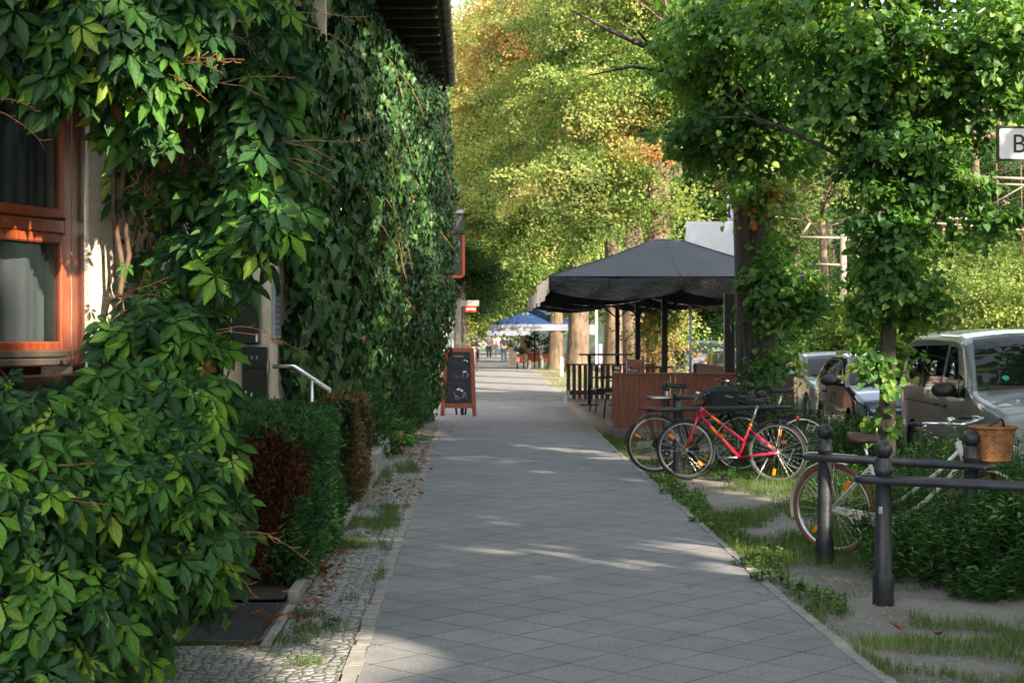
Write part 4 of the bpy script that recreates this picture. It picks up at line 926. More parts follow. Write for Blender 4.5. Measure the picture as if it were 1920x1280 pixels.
def table(label, x, y, h, L, W_=.65, legs=((-.35, 0), (.25, 0))):
    o = empty('cafe_table', (x, y, .19), 0, label, 'table'); n = 20
    mb = MB(); mb.prism([(L / 2 * math.cos(6.283 * i / n) * (1 if abs(math.cos(6.283 * i / n)) > .3 else 1), W_ / 2 * math.sin(6.283 * i / n)) for i in range(n)], h - .035, h); mb.build('table_top', M['fencedk'], o, bevel=.006)
    for lx, ly in legs:
        mb = MB(); mb.tube([(lx, ly, .02), (lx, ly, h - .03)], .035, 8); mb.cbox(lx - .2, lx + .2, ly - .03, ly + .03, 0, .025, .004); mb.cbox(lx - .03, lx + .03, ly - .2, ly + .2, 0.001, .026, .004); mb.build('leg', M['blk'], o)
    return o
table('high oval bar table on the café deck, dark against the tree trunks', 2.83, 33, 1.09, 1.16)
table('dark low café table beside the parasol mast', 3.55, 31.4, .86, 1.0)
def chair(label, x, y, rz):
    o = empty('cafe_chair', (x, y, .192), rz, label, 'chair', 'black café chairs')
    mb = MB(); mb.cbox(-.22, .22, -.22, .22, .42, .46, .015); mb.build('seat', M['blk'], o)
    mb = MB()
    for i in range(4): mb.cbox(-.21, .21, .20 + .03 * i * .5, .225 + .03 * i * .5, .56 + i * .085, .625 + i * .085, .008)
    for s_ in (-1, 1): mb.tube([(s_ * .2, .2, .44), (s_ * .2, .27, .9)], .015, 6)
    mb.build('backrest', M['blk'], o)
    for sx_, sy_ in ((-1, -1), (1, -1), (-1, 1), (1, 1)):
        mb = MB(); mb.tube([(sx_ * .2, sy_ * .2, .43), (sx_ * .22, sy_ * .24, 0)], .014, 6); mb.build('leg', M['blk'], o)
    for s_ in (-1, 1):
        mb = MB(); mb.tube([(s_ * .23, -.2, .44), (s_ * .24, -.19, .66), (s_ * .24, .2, .68)], .014, 6); mb.build('armrest', M['anth'], o)
    return o
chair('black café chair at the open side of the deck, next to the front board panel', 2.63, 27.6, R(-75))
chair('black café chair behind the one next to the board panel, under the bar table', 2.55, 30.0, R(-80))
chair('black café chair farther in, half hidden by the other two chairs', 3.15, 28.6, R(95))
p = at(1192, 690, 30.6); o = empty('cutlery_box', (p.x, 30.6, .192), 0, 'small reddish-white patterned crate standing just above the front deck panel', 'crate')
mb = MB(); mb.cbox(-.17, .17, -.12, .12, .0, .75, .006); mb.build('stand', M['fencedk'], o)
mb = MB(); mb.cbox(-.18, .16, -.15, .13, .752, 1.0, .008); mb.build('crate', mat('patterned_crate', (.36, .17, .13), .8, var=.7, vs=5), o)

# ================================================================== BICYCLE BARRIERS (iron posts with ball tops and an oblong rail)
def barrier(label, x, y, ang, L, rz0=.76, bx=.16, posts=2):
    o = empty('bicycle_barrier', (x, y, 0), ang, label, 'barrier', 'iron bicycle barriers')
    for i in range(posts):
        mb = MB(); mb.lathe([(.001, -.1), (.066, -.1), (.066, .16), (.064, .175), (.053, .185), (.050, .60), (.050, .80), (.057, .805), (.057, .83), (.052, .835), (.052, .885), (.046, .895), (.040, .90)], 24, Matrix.Translation((i * L, 0, 0)))
        pp = mb.build('post', M['anth'], o); mb = MB(); mb.ball((i * L, 0, .95), .058, 24, 14); mb.build('ball_finial', M['anth'], pp)
    pts = []; w_ = .072; a, c = -bx, L + bx
    for i in range(9): t_ = math.pi / 2 + math.pi * i / 8; pts.append((a + w_ * math.cos(t_) + w_, w_ * math.sin(t_), rz0))
    for i in range(9): t_ = -math.pi / 2 + math.pi * i / 8; pts.append((c + w_ * math.cos(t_) - w_, w_ * math.sin(t_), rz0))
    mb = MB(); mb.tube(pts, .024, 12, closed=True); mb.build('rail', M['anth'], o)
    return o
def bar2(label, p, q, **k):
    p = Vector(p); q = Vector(q); return barrier(label, p.x, p.y, math.atan2(q.y - p.y, q.x - p.x), (q - p).length, **k)
bar2('nearest iron bicycle barrier, its post with a torn sticker standing closest to the camera', (2.55, 9.66), (3.75, 8.95))
bar2('iron bicycle barrier that the white bicycle stands behind', (2.59, 11.45), (3.43, 10.70), bx=.15)
bar2('iron bicycle barrier that the raspberry-red bicycle leans on', (2.40, 18.25), (3.45, 18.6), rz0=.80, bx=.36)
bar2('farthest iron bicycle barrier, nearest to the café deck panel', (2.68, 21.6), (3.9, 21.9), rz0=.80, bx=.26)
mb = MB(); mb.lathe([(.0508, .555), (.0511, .556), (.0511, .60), (.0508, .601)], 6, Matrix.Translation((2.55, 9.66, 0)), a0=R(-110), a1=R(-80)); st_ = mb.build('sticker', M['plate']); st_.parent = [o_ for o_ in bpy.data.objects if o_.name == 'bicycle_barrier'][0]
st_.matrix_parent_inverse = Matrix.Identity(4)
for v_ in st_.data.vertices: v_.co -= Vector((2.55, 9.66, 0))

# ================================================================== STREET SIGN, LAMP POST, PANEL, BOLLARDS
a = at(1870, 238, 15); c = at(1870, 301, 15); ss = empty('street_name_sign', (a.x + 1.05, 15, 0), 0, 'white street sign with black border and capital B, upper right edge', 'street sign')
def rrect(x0, x1, z0, z1, r, n=5):
    P_ = []
    for cx, cz, s0 in ((x1 - r, z1 - r, 0), (x0 + r, z1 - r, 90), (x0 + r, z0 + r, 180), (x1 - r, z0 + r, 270)):
        for i in range(n + 1): P_.append((cx + r * math.cos(R(s0 + 90 * i / n)), cz + r * math.sin(R(s0 + 90 * i / n))))
    return P_
TL = Matrix.Rotation(R(2.0), 4, 'Y')
mb = MB(); mb.prism(rrect(-1.05, -.06, c.z, a.z, .03), -.012, .012, FACE); pn = mb.build('sign_panel', M['whiteplate'], ss)
mb = MB(); o1, o2 = rrect(-1.056, -.054, c.z - .006, a.z + .006, .034), rrect(-1.035, -.075, c.z + .015, a.z - .015, .022); n = len(o1)
V_ = [(x, -.016, z) for x, z in o1] + [(x, -.016, z) for x, z in o2] + [(x, .016, z) for x, z in o1] + [(x, .016, z) for x, z in o2]
mb.add(V_, [[i, (i + 1) % n, n + (i + 1) % n, n + i] for i in range(n)] + [[i, 2 * n + i, 2 * n + (i + 1) % n, (i + 1) % n] for i in range(n)] + [[n + i, n + (i + 1) % n, 3 * n + (i + 1) % n, 3 * n + i] for i in range(n)])
mb.build('border', M['ink'], pn); text('B', .255, Matrix.Translation((-.915, -.0125, c.z + .075)) @ FACE, M['ink'], pn, depth=.001)
mb = MB(); mb.tube([(0, 0, -.05), (0, 0, a.z + .15)], .03, 12); mb.tube([(-.06, 0, a.z - .05), (0, 0, a.z - .05)], .015, 6); mb.tube([(-.06, 0, c.z + .05), (0, 0, c.z + .05)], .015, 6); mb.build('pole', M['galv'], ss)
o = empty('street_lamp', (at(1370, 400, 33).x, 33, 0), 0, 'tall grey galvanised lamp post beside the white panel behind the parasol', 'lamp post')
mb = MB(); mb.tube([(0, 0, -.1), (0, 0, 3), (0, 0, 8.2)], [.095, .085, .06], 14); mb.build('pole', M['galv'], o)
mb = MB(); mb.tube([(0, 0, 8.15), (.5, 0, 8.5), (1.3, 0, 8.6)], .035, 8); mb.cbox(1.2, 1.8, -.12, .12, 8.53, 8.65, .03); mb.build('lamp_head', M['galv'], o)
a, c = at(1285, 416, 33), at(1378, 475, 33); o = empty('blank_panel', (a.x, 32.9, 0), 0, 'large blank white rectangular panel fixed to the lamp post above the black parasol', 'panel')
mb = MB(); mb.cbox(0, c.x - a.x, 0, .03, c.z - .35, a.z, .004); mb.build('board', M['whiteplate'], o)
mb = MB(); mb.tube([(.1, .045, c.z - .3), (.1, .045, 0)], .03, 8); mb.box(.02, c.x - a.x - .02, .031, .06, a.z - .2, a.z - .16); mb.build('support', M['galv'], o)
def bollard(label, px, py_base, hpx, grp='white bollards'):
    d = CAMH * F / (py_base - 630); p = at(px, py_base, d); h = hpx * d / F; o = empty('white_bollard', (p.x, d, 0), 0, label, 'bollard', grp)
    mb = MB(); mb.lathe([(.001, -.05), (.10, -.05), (.08, .1), (.055, h * .4), (.05, h * .75), (.001, h * .75)], 12); mb.build('shaft', M['whiteplate'], o)
    mb = MB(); mb.lathe([(.056, h * .755), (.06, h * .8), (.04, h * .85), (.052, h * .93), (.03, h), (.001, h)], 12); mb.build('head', M['whiteplate'], o)
bollard('white bollard in sunlight in front of the paired far trunks', 1053, 705, 36)
bollard('pale bollard in front of the terracotta planters, right one', 1017, 691, 20); bollard('pale bollard in front of the terracotta planters, left one', 993, 692, 17)
p = at(1118, 690, 62); o = empty('white_pole', (p.x, 62, 0), 0, 'thin white pole with a small sign seen over the bar table', 'pole')
mb = MB(); mb.tube([(0, 0, 0), (0, 0, 2.9)], .05, 8); mb.build('pole', M['whiteplate'], o); mb = MB(); mb.cbox(.09, .24, -.05, .05, .4, 1.35, .01); mb.cbox(-.28, -.06, -.04, -.02, 1.7, 2.1, .01); mb.tube([(0, 0, 1.3), (.16, 0, 1.3)], .02, 6); mb.build('sign', M['whitecanvas'], o)

# ================================================================== FAR TERRACE: blue and white parasols, planters, people
def far_parasol(label, x, y, half, ze, zp, m, vm, vd, two=False):
    o = empty('market_parasol', (x, y, 0), 0, label, 'parasol')
    mb = MB(); c_ = [(-half, -half), (half, -half), (half, half), (-half, half)]
    for i in range(4):
        a, b_ = c_[i], c_[(i + 1) % 4]; mb.add([(a[0], a[1], ze), (b_[0], b_[1], ze), (0, 0, zp)], [(0, 1, 2)])
    cn = mb.build('canopy', M[m], o, solid=.01); mb = MB()
    for i in range(4):
        a, b_ = c_[i], c_[(i + 1) % 4]; k = 1.004; mb.add([(a[0] * k, a[1] * k, ze + .01), (b_[0] * k, b_[1] * k, ze + .01), (b_[0] * k, b_[1] * k, ze - vd), (a[0] * k, a[1] * k, ze - vd)], [(0, 1, 2, 3)])
    mb.build('valance', M[vm], cn, solid=.008)
    if two:
        mb = MB(); rd = random.Random(3)
        mb.box(-1.25, -.95, -half * 1.008 - .012, -half * 1.008, ze - vd + .05, ze - .02); x_ = -.5
        while x_ < .25: mb.box(x_, x_ + .06, -half * 1.008 - .012, -half * 1.008, ze - vd + .10, ze - .10); x_ += .08
        mb.build('emblem', M['plateink'], cn)
    mb = MB(); mb.tube([(0, 0, 0), (0, 0, zp)], .035, 8); mb.build('mast', M['blk'], o)
    mb = MB()
    for i in range(4): mb.tube([(0, 0, zp - .1), (c_[i][0], c_[i][1], ze - .03)], .015, 4)
    mb.build('rib', M['blk'], o); return o
far_parasol('blue parasol with a white lettered band behind the two big trunks', 3.18, 79, 2.25, 2.22, 3.08, 'bluecanvas', 'whitecanvas', .30, True)
far_parasol('small pale lavender parasol farther down the walk behind the blue one', 2.35, 95, 1.35, 1.98, 2.4, 'whitecanvas', 'whitecanvas', .30)
def planter(label, px0, px1, d, h, hh, m='terracotta', seed=1):
    a = at(px0, 690, d); c = at(px1, 690, d); W_ = c.x - a.x; o = empty('planter', ((a.x + c.x) / 2, d, 0), 0, label, 'planter', 'terrace planters')
    mb = MB(); mb.prism([(-W_ / 2 + .04, -.2), (W_ / 2 - .04, -.2), (W_ / 2 - .04, .2), (-W_ / 2 + .04, .2)], .35 if m == 'terracotta' else 0, h - .06); mb.cbox(-W_ / 2, W_ / 2, -.24, .24, h - .058, h, .01)
    mb.build('trough', M[m], o)
    if m == 'terracotta':
        mb = MB()
        for s_ in (-1, 1): mb.tube([(s_ * W_ * .38, 0, 0), (s_ * W_ * .38, 0, .35)], .04, 5)
        mb.build('stand', M['blk'], o)
    P, Y, Nn, tt = sprays([(0, 0, h + hh * .45, W_ * .5, .28, hh * .5, int(60 * W_ * max(.5, hh)), .3)], 22, .25, .4, seed=seed)
    leaves('foliage', P, Y, Nn, .09 * rng.uniform(.6, 1.2, len(P)), T_RH, M['wood'], tt, o)
planter('terracotta trough with a tall dark hedge, left one under the blue parasol', 987, 1014, 80, .78, 1.25, seed=1)
planter('terracotta trough with a tall dark hedge, beside the leftmost big trunk', 1016, 1040, 80, .78, 1.35, seed=2)
planter('small terracotta pot with a low plant at the corner of the terrace', 968, 984, 79, .72, .45, seed=3)
planter('pale boxy planter with red edge and leafy plant in sunlight', 953, 969, 88, 1.0, .5, 'kerbwarm', seed=4)
for i, (px, d, lb) in enumerate(((893, 68, 'dark café seat group on the left of the far walk, nearest one'), (899, 74, 'dark café seat group on the left of the far walk, the farther one'))):
    p = at(px, 690, d); o = empty('cafe_bench', (p.x - .3, d, 0), R(90), lb, 'bench')
    mb = MB(); mb.cbox(-.9, .9, -.25, .25, .38, .44, .01); mb.build('seat', M['fencedk'], o); mb = MB(); mb.cbox(-.9, .9, -.30, -.26, .5, 1.0, .01); mb.build('backrest', M['fencedk'], o)
    mb = MB(); [mb.cbox(x_ - .03, x_ + .03, y_ - .03, y_ + .03, 0, .379, .004) for x_ in (-.8, .8) for y_ in (-.2, .2)]; mb.build('leg', M['fencedk'], o)
def person(label, x, y, rz, top, bottom, pose='walk', sc_=1.0, hair='hair'):
    o = empty('person', (x, y, 0), rz, label, 'person')
    if pose == 'walk':
        J = [((0, 0, .96), .13), ((0, 0, 1.15), .125), ((0, -.01, 1.36), .155), ((0, 0, 1.48), .06), ((0, .01, 1.56), .075), ((0, .01, 1.66), .092), ((0, .01, 1.735), .06),
             ((.17, 0, 1.42), .062), ((.25, -.03, 1.15), .045), ((.25, .08, .92), .034), ((.25, .13, .83), .03), ((-.17, 0, 1.42), .062), ((-.27, 0, 1.15), .045), ((-.30, .02, .92), .034), ((-.30, .03, .82), .03),
             ((.09, 0, .88), .095), ((.10, .10, .50), .06), ((.10, .08, .09), .04), ((.10, .22, .04), .035), ((-.09, 0, .88), .095), ((-.10, .02, .48), .06), ((-.10, -.12, .10), .04), ((-.10, .0, .04), .035)]
    else:
        J = [((0, 0, .52), .14), ((0, 0, .72), .13), ((0, -.01, .95), .155), ((0, 0, 1.07), .06), ((0, .01, 1.15), .075), ((0, .02, 1.25), .092), ((0, .02, 1.32), .06),
             ((.17, 0, 1.0), .06), ((.24, .05, .75), .045), ((.15, .26, .70), .034), ((.10, .32, .72), .03), ((-.17, 0, 1.0), .06), ((-.24, .05, .75), .045), ((-.15, .26, .70), .034), ((-.10, .32, .72), .03),
             ((.09, .05, .50), .095), ((.11, .45, .50), .06), ((.11, .45, .09), .04), ((.11, .56, .04), .035), ((-.09, .05, .50), .095), ((-.11, .45, .50), .06), ((-.11, .45, .09), .04), ((-.11, .56, .04), .035)]
    E = [(0, 1), (1, 2), (2, 3), (3, 4), (4, 5), (5, 6), (2, 7), (7, 8), (8, 9), (9, 10), (2, 11), (11, 12), (12, 13), (13, 14), (0, 15), (15, 16), (16, 17), (17, 18), (0, 19), (19, 20), (20, 21), (21, 22)]
    def skin(name, ids, grow, m):
        mp = {j: i for i, j in enumerate(ids)}; me = bpy.data.meshes.new(name)
        me.from_pydata([Vector(J[j][0]) * sc_ for j in ids], [(mp[a], mp[b_]) for a, b_ in E if a in mp and b_ in mp], []); ob = bpy.data.objects.new(name, me); col.objects.link(ob); ob.parent = o
        ob.modifiers.new('skin', 'SKIN'); ob.modifiers.new('s', 'SUBSURF').render_levels = 1; ob.modifiers['s'].levels = 1
        for i, j in enumerate(ids): me.skin_vertices[0].data[i].radius = ((J[j][1] + grow) * sc_,) * 2; me.skin_vertices[0].data[i].use_root = (i == 0)
        me.materials.append(M[m]); return ob
    skin('body', list(range(23)), 0, 'skin')
    skin('shirt', [0, 1, 2, 7, 8, 11, 12], .018, top); skin('trousers', [0, 15, 16, 17, 19, 20, 21], .017, bottom)
    h = Vector(J[5][0]) * sc_; mb = MB(); mb.ball(h + Vector((0, -.018, .02)), .105 * sc_, 12, 8, (1, 1.05, 1.1)); hh_ = mb.build('hair', M[hair], o)
    mb = MB()
    for s_ in (-1, 1): mb.ball(h + Vector((s_ * .035, .088, -.01)) * sc_, .012 * sc_, 6, 4)
    mb.build('eye', M['shirtw'], o); mb = MB(); mb.ball(h + Vector((0, .10, -.035)) * sc_, .016 * sc_, 6, 4); mb.build('nose', M['skin'], o)
    return o
p = at(945, 682, 93); person('person in a black shirt and blue jeans walking away down the middle of the walk', p.x, 93, 0, 'shirt', 'jeans', sc_=1.0)
p = at(917, 660, 112); person('person in grey top and dark shorts standing far down the walk', p.x, 112, R(180), 'shirtg', 'shirt')
p = at(927, 660, 124); person('distant person in a white shirt, far behind the one in grey', p.x, 124, R(150), 'shirtw', 'shirtg')
p = at(934, 660, 128); person('distant person in a pale shirt half hidden by the one walking away', p.x, 128, R(200), 'shirtw', 'jeans')
p = at(897, 670, 76); person('person in dark clothes sitting at the café seats on the left', p.x - .1, 75, R(90), 'shirt', 'shirt', 'sit')
p = at(891, 670, 71); person('seated person in a greenish-grey top on the left café seats', p.x - .1, 71, R(60), 'shirtg', 'jeans', 'sit')
# ================================================================== BICYCLES
def bicycle(label, x, y, ang, P, lean=0.0, steer=0.0, z=0):
    o = empty('bicycle', (x, y, z), 0, label, 'bicycle'); o.rotation_euler = Euler((lean, 0, ang))
    r = P.get('r', .34); wb = P.get('wb', 1.05); fm = M[P['frame']]; tm = M[P.get('tyre', 'rubber')]; cm = M[P.get('chrome', 'spoke')]; bk = M['blk']
    def wheel(cx, rot=0, nref=2, ra=(.4, 2.2), hub=.022):
        T0 = Matrix.Translation((cx, 0, r)) @ Matrix.Rotation(rot, 4, 'Z') @ Matrix.Rotation(R(90), 4, 'X')
        ri = r - .036
        mb = MB(); mb.lathe([(ri - .016, -.008), (ri, -.012), (ri + .005, -.009), (ri + .001, 0), (ri + .005, .009), (ri, .012), (ri - .016, .008), (ri - .016, -.008)], 64, T0)
        mb.lathe([(.001, -.045), (.012, -.045), (.014, -.03), (hub + .004, -.028), (hub, 0), (hub + .004, .028), (.014, .03), (.012, .045), (.001, .045)], 16, T0)
        w = mb.build('wheel', M['rim'], o)
        mb = MB(); tr = .0185; mb.lathe([(r - tr + tr * math.cos(a), tr * math.sin(a) * 1.05) for a in [2 * math.pi * i / 12 for i in range(13)]], 72, T0); mb.build('tyre', tm, w)
        mb = MB(); n = 28
        for i in range(n):
            a = 2 * math.pi * i / n; s_ = 1 if i % 2 else -1; ha = a + (.7 if (i // 2) % 2 else -.7)
            mb.tube([T0 @ Vector((math.cos(ha) * hub, math.sin(ha) * hub, s_ * .026)), T0 @ Vector((math.cos(a) * (ri - .014), math.sin(a) * (ri - .014), s_ * .003))], .0013, 4, caps=False)
        mb.build('spokes', M['spoke'], w)
        for a in ra[:nref]:
            mb = MB(); MM = T0 @ Matrix.Rotation(a, 4, 'Z') @ Matrix.Translation((ri - .085, 0, 0)); mb.cbox(-.036, .036, -.016, .016, -.012, .012, .004, MM); mb.build('reflector', M['orange'], w)
        return w
    def fender(cx, a0, a1, m, wd=.026, rr=.022, rot=0):
        mb = MB(); T0 = Matrix.Translation((cx, 0, r)) @ Matrix.Rotation(rot, 4, 'Z'); R_ = r + rr
        mb.grid(lambda u, v_: T0 @ Vector((R_ * math.cos(R(a0 + (a1 - a0) * u)) * (1 - .02 * abs(2 * v_ - 1) ** 2), (2 * v_ - 1) * wd, R_ * math.sin(R(a0 + (a1 - a0) * u)) * (1 - .02 * abs(2 * v_ - 1) ** 2))), 30, 6)
        f = mb.build('mudguard', m, o, solid=.003); mb = MB()
        for a in (a0 + (a1 - a0) * .12 if a0 < a1 else a0, a0 + (a1 - a0) * .55):
            for s_ in (-1, 1): mb.tube([T0 @ Vector((0, s_ * .05, 0)), T0 @ Vector((R_ * math.cos(R(a)), s_ * wd, R_ * math.sin(R(a))))], .0028, 4)
        mb.build('mudguard_stay', cm, f)
    wheel(0, 0, 2, P.get('refr', (0.1, 3.2)), .03 if P.get('gearhub') else .022)
    if not P.get('nofront'): wheel(wb, steer, 2, P.get('reff', (2.2, 5.3)))
    BB = Vector((.445, 0, .285)); ht = Vector((wb - .215, 0, P.get('hth', .90))); hb = Vector((wb - .165, 0, .74)); sT = Vector((.30, 0, P.get('sth', .74)))
    R0 = Vector((0, 0, r)); FA = Vector((wb, 0, r)); mb = MB(); tr = P.get('tr', .017)
    mb.tube([ht, hb], tr + .003, 10); mb.tube([BB, sT], tr - .001, 10)
    if P['kind'] == 'mixte':
        mb.tube([hb.lerp(ht, .75), BB.lerp(sT, .47)], tr, 10); mb.tube([hb.lerp(ht, .12), BB], tr + .002, 10)
    elif P['kind'] == 'step':
        for k in (0, 1):
            a = hb.lerp(ht, .15 + .5 * k); e = BB.lerp(sT, .02 + .22 * k) ; mid = a.lerp(e, .5) + Vector((-.01, 0, -.085 + .03 * k)); pts = [a, a.lerp(mid, .5) + Vector((-.012, 0, -.03)), mid, mid.lerp(e, .5) + Vector((0, 0, -.028)), e]; mb.tube(pts, tr - k * .003, 10)
    else:
        mb.tube([hb.lerp(ht, .8), BB.lerp(sT, .95)], tr - .001, 10); mb.tube([hb.lerp(ht, .12), BB], tr + .002, 10)
    for s_ in (-1, 1):
        mb.tube([BB + Vector((-.02, s_ * .03, 0)), R0 + Vector((0, s_ * .062, 0))], .009, 8)
        mb.tube([sT + Vector((.012, s_ * .012, -.06)), R0 + Vector((0, s_ * .062, .005))], .0075, 8)
    mb.lathe([(.02, -.034), (.022, -.034), (.022, .034), (.02, .034)], 14, Matrix.Translation(BB) @ Matrix.Rotation(R(90), 4, 'X')); fr_ = mb.build('frame', fm, o)
    if P.get('orange_trim'):
        mb = MB(); a, e = hb.lerp(ht, .75), BB.lerp(sT, .47); mb.tube([a.lerp(e, .22), a.lerp(e, .42)], tr + .001, 10); a, e = hb.lerp(ht, .12), BB; mb.tube([a.lerp(e, .28), a.lerp(e, .45)], tr + .003, 10); mb.tube([BB.lerp(sT, .93), BB.lerp(sT, 1.0)], tr + .001, 10); mb.build('orange_decal', M['orange'], fr_)
    S_ = Matrix.Translation(hb) @ Matrix.Rotation(steer, 4, 'Z') @ Matrix.Translation(-hb)
    mb = MB()
    for s_ in (-1, 1): mb.tube([S_ @ (hb + Vector((.01, s_ * .03, -.02))), S_ @ (hb.lerp(FA, .55) + Vector((.0, s_ * .045, 0))), S_ @ (FA + Vector((0, s_ * .055, 0)))], [.014, .012, .008], 8)
    mb.tube([S_ @ (hb + Vector((.01, -.035, -.01))), S_ @ (hb + Vector((.01, .035, -.01)))], .014, 8); mb.build('fork', M[P.get('fork', P['frame'])], o)
    hz_ = P.get('bar', 1.02); st = S_ @ ht; top = S_ @ Vector((ht.x - .03 + P.get('stem', .04), 0, hz_)); mb = MB(); mb.tube([st, S_ @ Vector((ht.x - .03, 0, hz_ - .02)), top], .012, 8)
    if P.get('swept'):
        pts = lambda s_: [top, S_ @ (Vector((top.x + .03, s_ * .08, hz_ + .01))), S_ @ Vector((top.x + .03, s_ * .22, hz_ + .03)), S_ @ Vector((top.x - .07, s_ * .28, hz_ + .03)), S_ @ Vector((top.x - .22, s_ * .29, hz_ + .015))]
    else: pts = lambda s_: [top, S_ @ Vector((top.x, s_ * .10, hz_ + .01)), S_ @ Vector((top.x - .02, s_ * .30, hz_ + .02))]
    for s_ in (-1, 1): mb.tube(pts(s_), .011, 8)
    hbar = mb.build('handlebar', cm if P.get('chromebar', 1) else bk, o); mb = MB()
    for s_ in (-1, 1):
        q = pts(s_); mb.tube([q[-1] + (q[-2] - q[-1]).normalized() * .11, q[-1]], .016, 10)
        mb.build('grip', M['plastic'], hbar); mb = MB()
    for s_ in (-1, 1): mb = MB(); q = pts(s_); mb.tube([q[-2].lerp(q[-1], .3) + Vector((.03, 0, -.01)), q[-1] + Vector((.05, 0, -.03))], .005, 6); mb.build('brake_lever', cm, hbar)
    mb = MB(); mb.ball(S_ @ Vector((top.x + .03, -.15 if P.get('swept') else .12, hz_ + .05)), .03, 12, 8, (1, 1, .7)); mb.build('bell', cm, hbar)
    sz_ = P.get('sad', .93); mb = MB(); sp = sT + (sT - BB).normalized() * (sz_ - P.get('sth', .74) - .05); mb.tube([sT - (sT - BB) * .05, sp], .013, 8); mb.build('seat_post', cm, o)
    mb = MB(); secs = [(-.13, .012, .0), (-.12, .06, .012), (-.07, .085, .006), (.0, .055, -.004), (.07, .026, -.002), (.13, .018, 0), (.145, .006, -.006)]; n = 12; vs = []
    for dx, hw_, dz in secs:
        for k in range(n): a = 2 * math.pi * k / n; vs.append(Vector((sp.x + dx, hw_ * math.cos(a), sz_ + dz + (.026 if math.sin(a) > 0 else .035) * math.sin(a) - (0.02 if abs(math.cos(a)) > .8 else 0))))
    fs = [[i * n + k, i * n + (k + 1) % n, (i + 1) * n + (k + 1) % n, (i + 1) * n + k] for i in range(len(secs) - 1) for k in range(n)]; mb.add(vs, fs + [list(range(n))[::-1], list(range((len(secs) - 1) * n, len(secs) * n))], True)
    mb.build('saddle', M[P.get('saddle', 'plastic')], o)
    mb = MB(); ca = P.get('crank', .3); mb.lathe([(.02, -.003), (.085, -.003), (.09, 0), (.085, .003), (.02, .003)], 26, Matrix.Translation(BB + Vector((0, -.045, 0))) @ Matrix.Rotation(R(90), 4, 'X')); mb.build('chainring', bk if not P.get('chaincase') else cm, o)
    for s_ in (-1, 1):
        mb = MB(); e = BB + Vector((s_ * .17 * math.cos(ca), s_ * .065, s_ * .17 * math.sin(ca))); mb.tube([BB + Vector((0, s_ * .055, 0)), e], .009, 6); c_ = mb.build('crank', cm, o); mb = MB(); mb.cbox(e.x - .045, e.x + .045, e.y if s_ > 0 else e.y - .09, e.y + .09 if s_ > 0 else e.y, e.z - .012, e.z + .012, .004); mb.build('pedal', M['plastic'], c_)
    if P.get('chaincase'):
        mb = MB(); pl = [(.53, .31), (.45, .345), (.06, .375), (.03, .355), (.05, .33), (.40, .245), (.48, .235), (.53, .26)]; mb.prism(pl, .045, .065, Matrix.Rotation(R(90), 4, 'X')); mb.build('chain_case', fm, o, bevel=.006)
        mb.v = []
    else:
        mb = MB(); mb.tube([BB + Vector((0, -.045, .088)), R0 + Vector((0, -.045, .04))], .004, 4); mb.tube([BB + Vector((0, -.045, -.088)), R0 + Vector((.02, -.045, -.08)), R0 + Vector((.01, -.045, -.03))], .004, 4); mb.lathe([(.01, -.01), (.045, -.008), (.045, .008), (.01, .01)], 16, Matrix.Translation(R0 + Vector((0, -.045, 0))) @ Matrix.Rotation(R(90), 4, 'X')); mb.build('chain', bk, o)
    if P.get('fend', 1): fender(0, P.get('fa', 20), P.get('fb', 200) - 20, M[P.get('fendm', 'plastic')]); fender(wb, 40, 170, M[P.get('fendm', 'plastic')], rot=steer) if not P.get('nofront') else None
    if P.get('rack', 1):
        mb = MB(); zr = r * 2 + .065; rm = M[P.get('rackm', 'blk')]
        mb.tube([(.22, .0, zr - .01), (.18, .045, zr), (-.02, .055, zr), (-.20, .05, zr + .005), (-.215, 0, zr + .008), (-.20, -.05, zr + .005), (-.02, -.055, zr), (.18, -.045, zr), (.22, .0, zr - .01)], .0055, 6)
        for s_ in (-1, 1): mb.tube([(0, s_ * .065, r + .01), (-.09, s_ * .055, zr)], .005, 6); mb.tube([(-.09, s_ * .055, zr), (-.19, s_ * .05, zr - .06), (-.20, s_ * .05, zr)], .004, 5)
        for a in (.1, .02, -.06, -.14): mb.tube([(a, -.05, zr), (a, .05, zr)], .004, 5)
        rk = mb.build('luggage_rack', rm, o)
        if P.get('tail', 1): mb = MB(); mb.cbox(-.245, -.222, -.035, .035, zr - .045, zr + .0, .006); mb.build('rear_light', M['redlens'], rk)
    mb = MB(); mb.tube([(.10, .05, r - .06), (.22, .18, .02)], .008, 6); mb.build('kickstand', cm, o)
    return o
# raspberry bicycle: front wheel left in the photo
fx, fy, rx_, ry_ = 2.47, 18.0, 3.44, 17.55
bicycle('raspberry-red bicycle with orange reflectors leaning on the barrier', rx_, ry_, math.atan2(fy - ry_, fx - rx_), dict(kind='mixte', frame='red', orange_trim=1, wb=1.07, sth=.66, sad=.93, bar=.96, hth=.84, fa=15, fb=185, refr=(1.7, 4.9), reff=(.75, 3.9), crank=-.05, chromebar=0, r=.345), lean=R(-3), steer=R(6))
bicycle('black bicycle with luggage rack, rear wheel left of the red bicycle', 2.22, 18.95, R(5), dict(kind='diamond', frame='blk', wb=1.05, sad=1.06, sth=.80, bar=1.08, chrome='blk', fork='blk', crank=1.2, r=.35, refr=(9,), reff=(9,)), lean=R(2))
bicycle('black bicycle with bright rear rim, mostly hidden behind the red bicycle', 4.02, 19.0, R(172), dict(kind='diamond', frame='blk', wb=1.05, sad=1.0, bar=1.05, fendm='blk', fork='blk', crank=2.2, chromebar=0), lean=R(2), steer=R(-15))
o = empty('pannier_bag', (3.02, 18.9, .72), R(5), 'dark cloth basket bag with a small pale tag, in front of the black handlebars', 'bag')
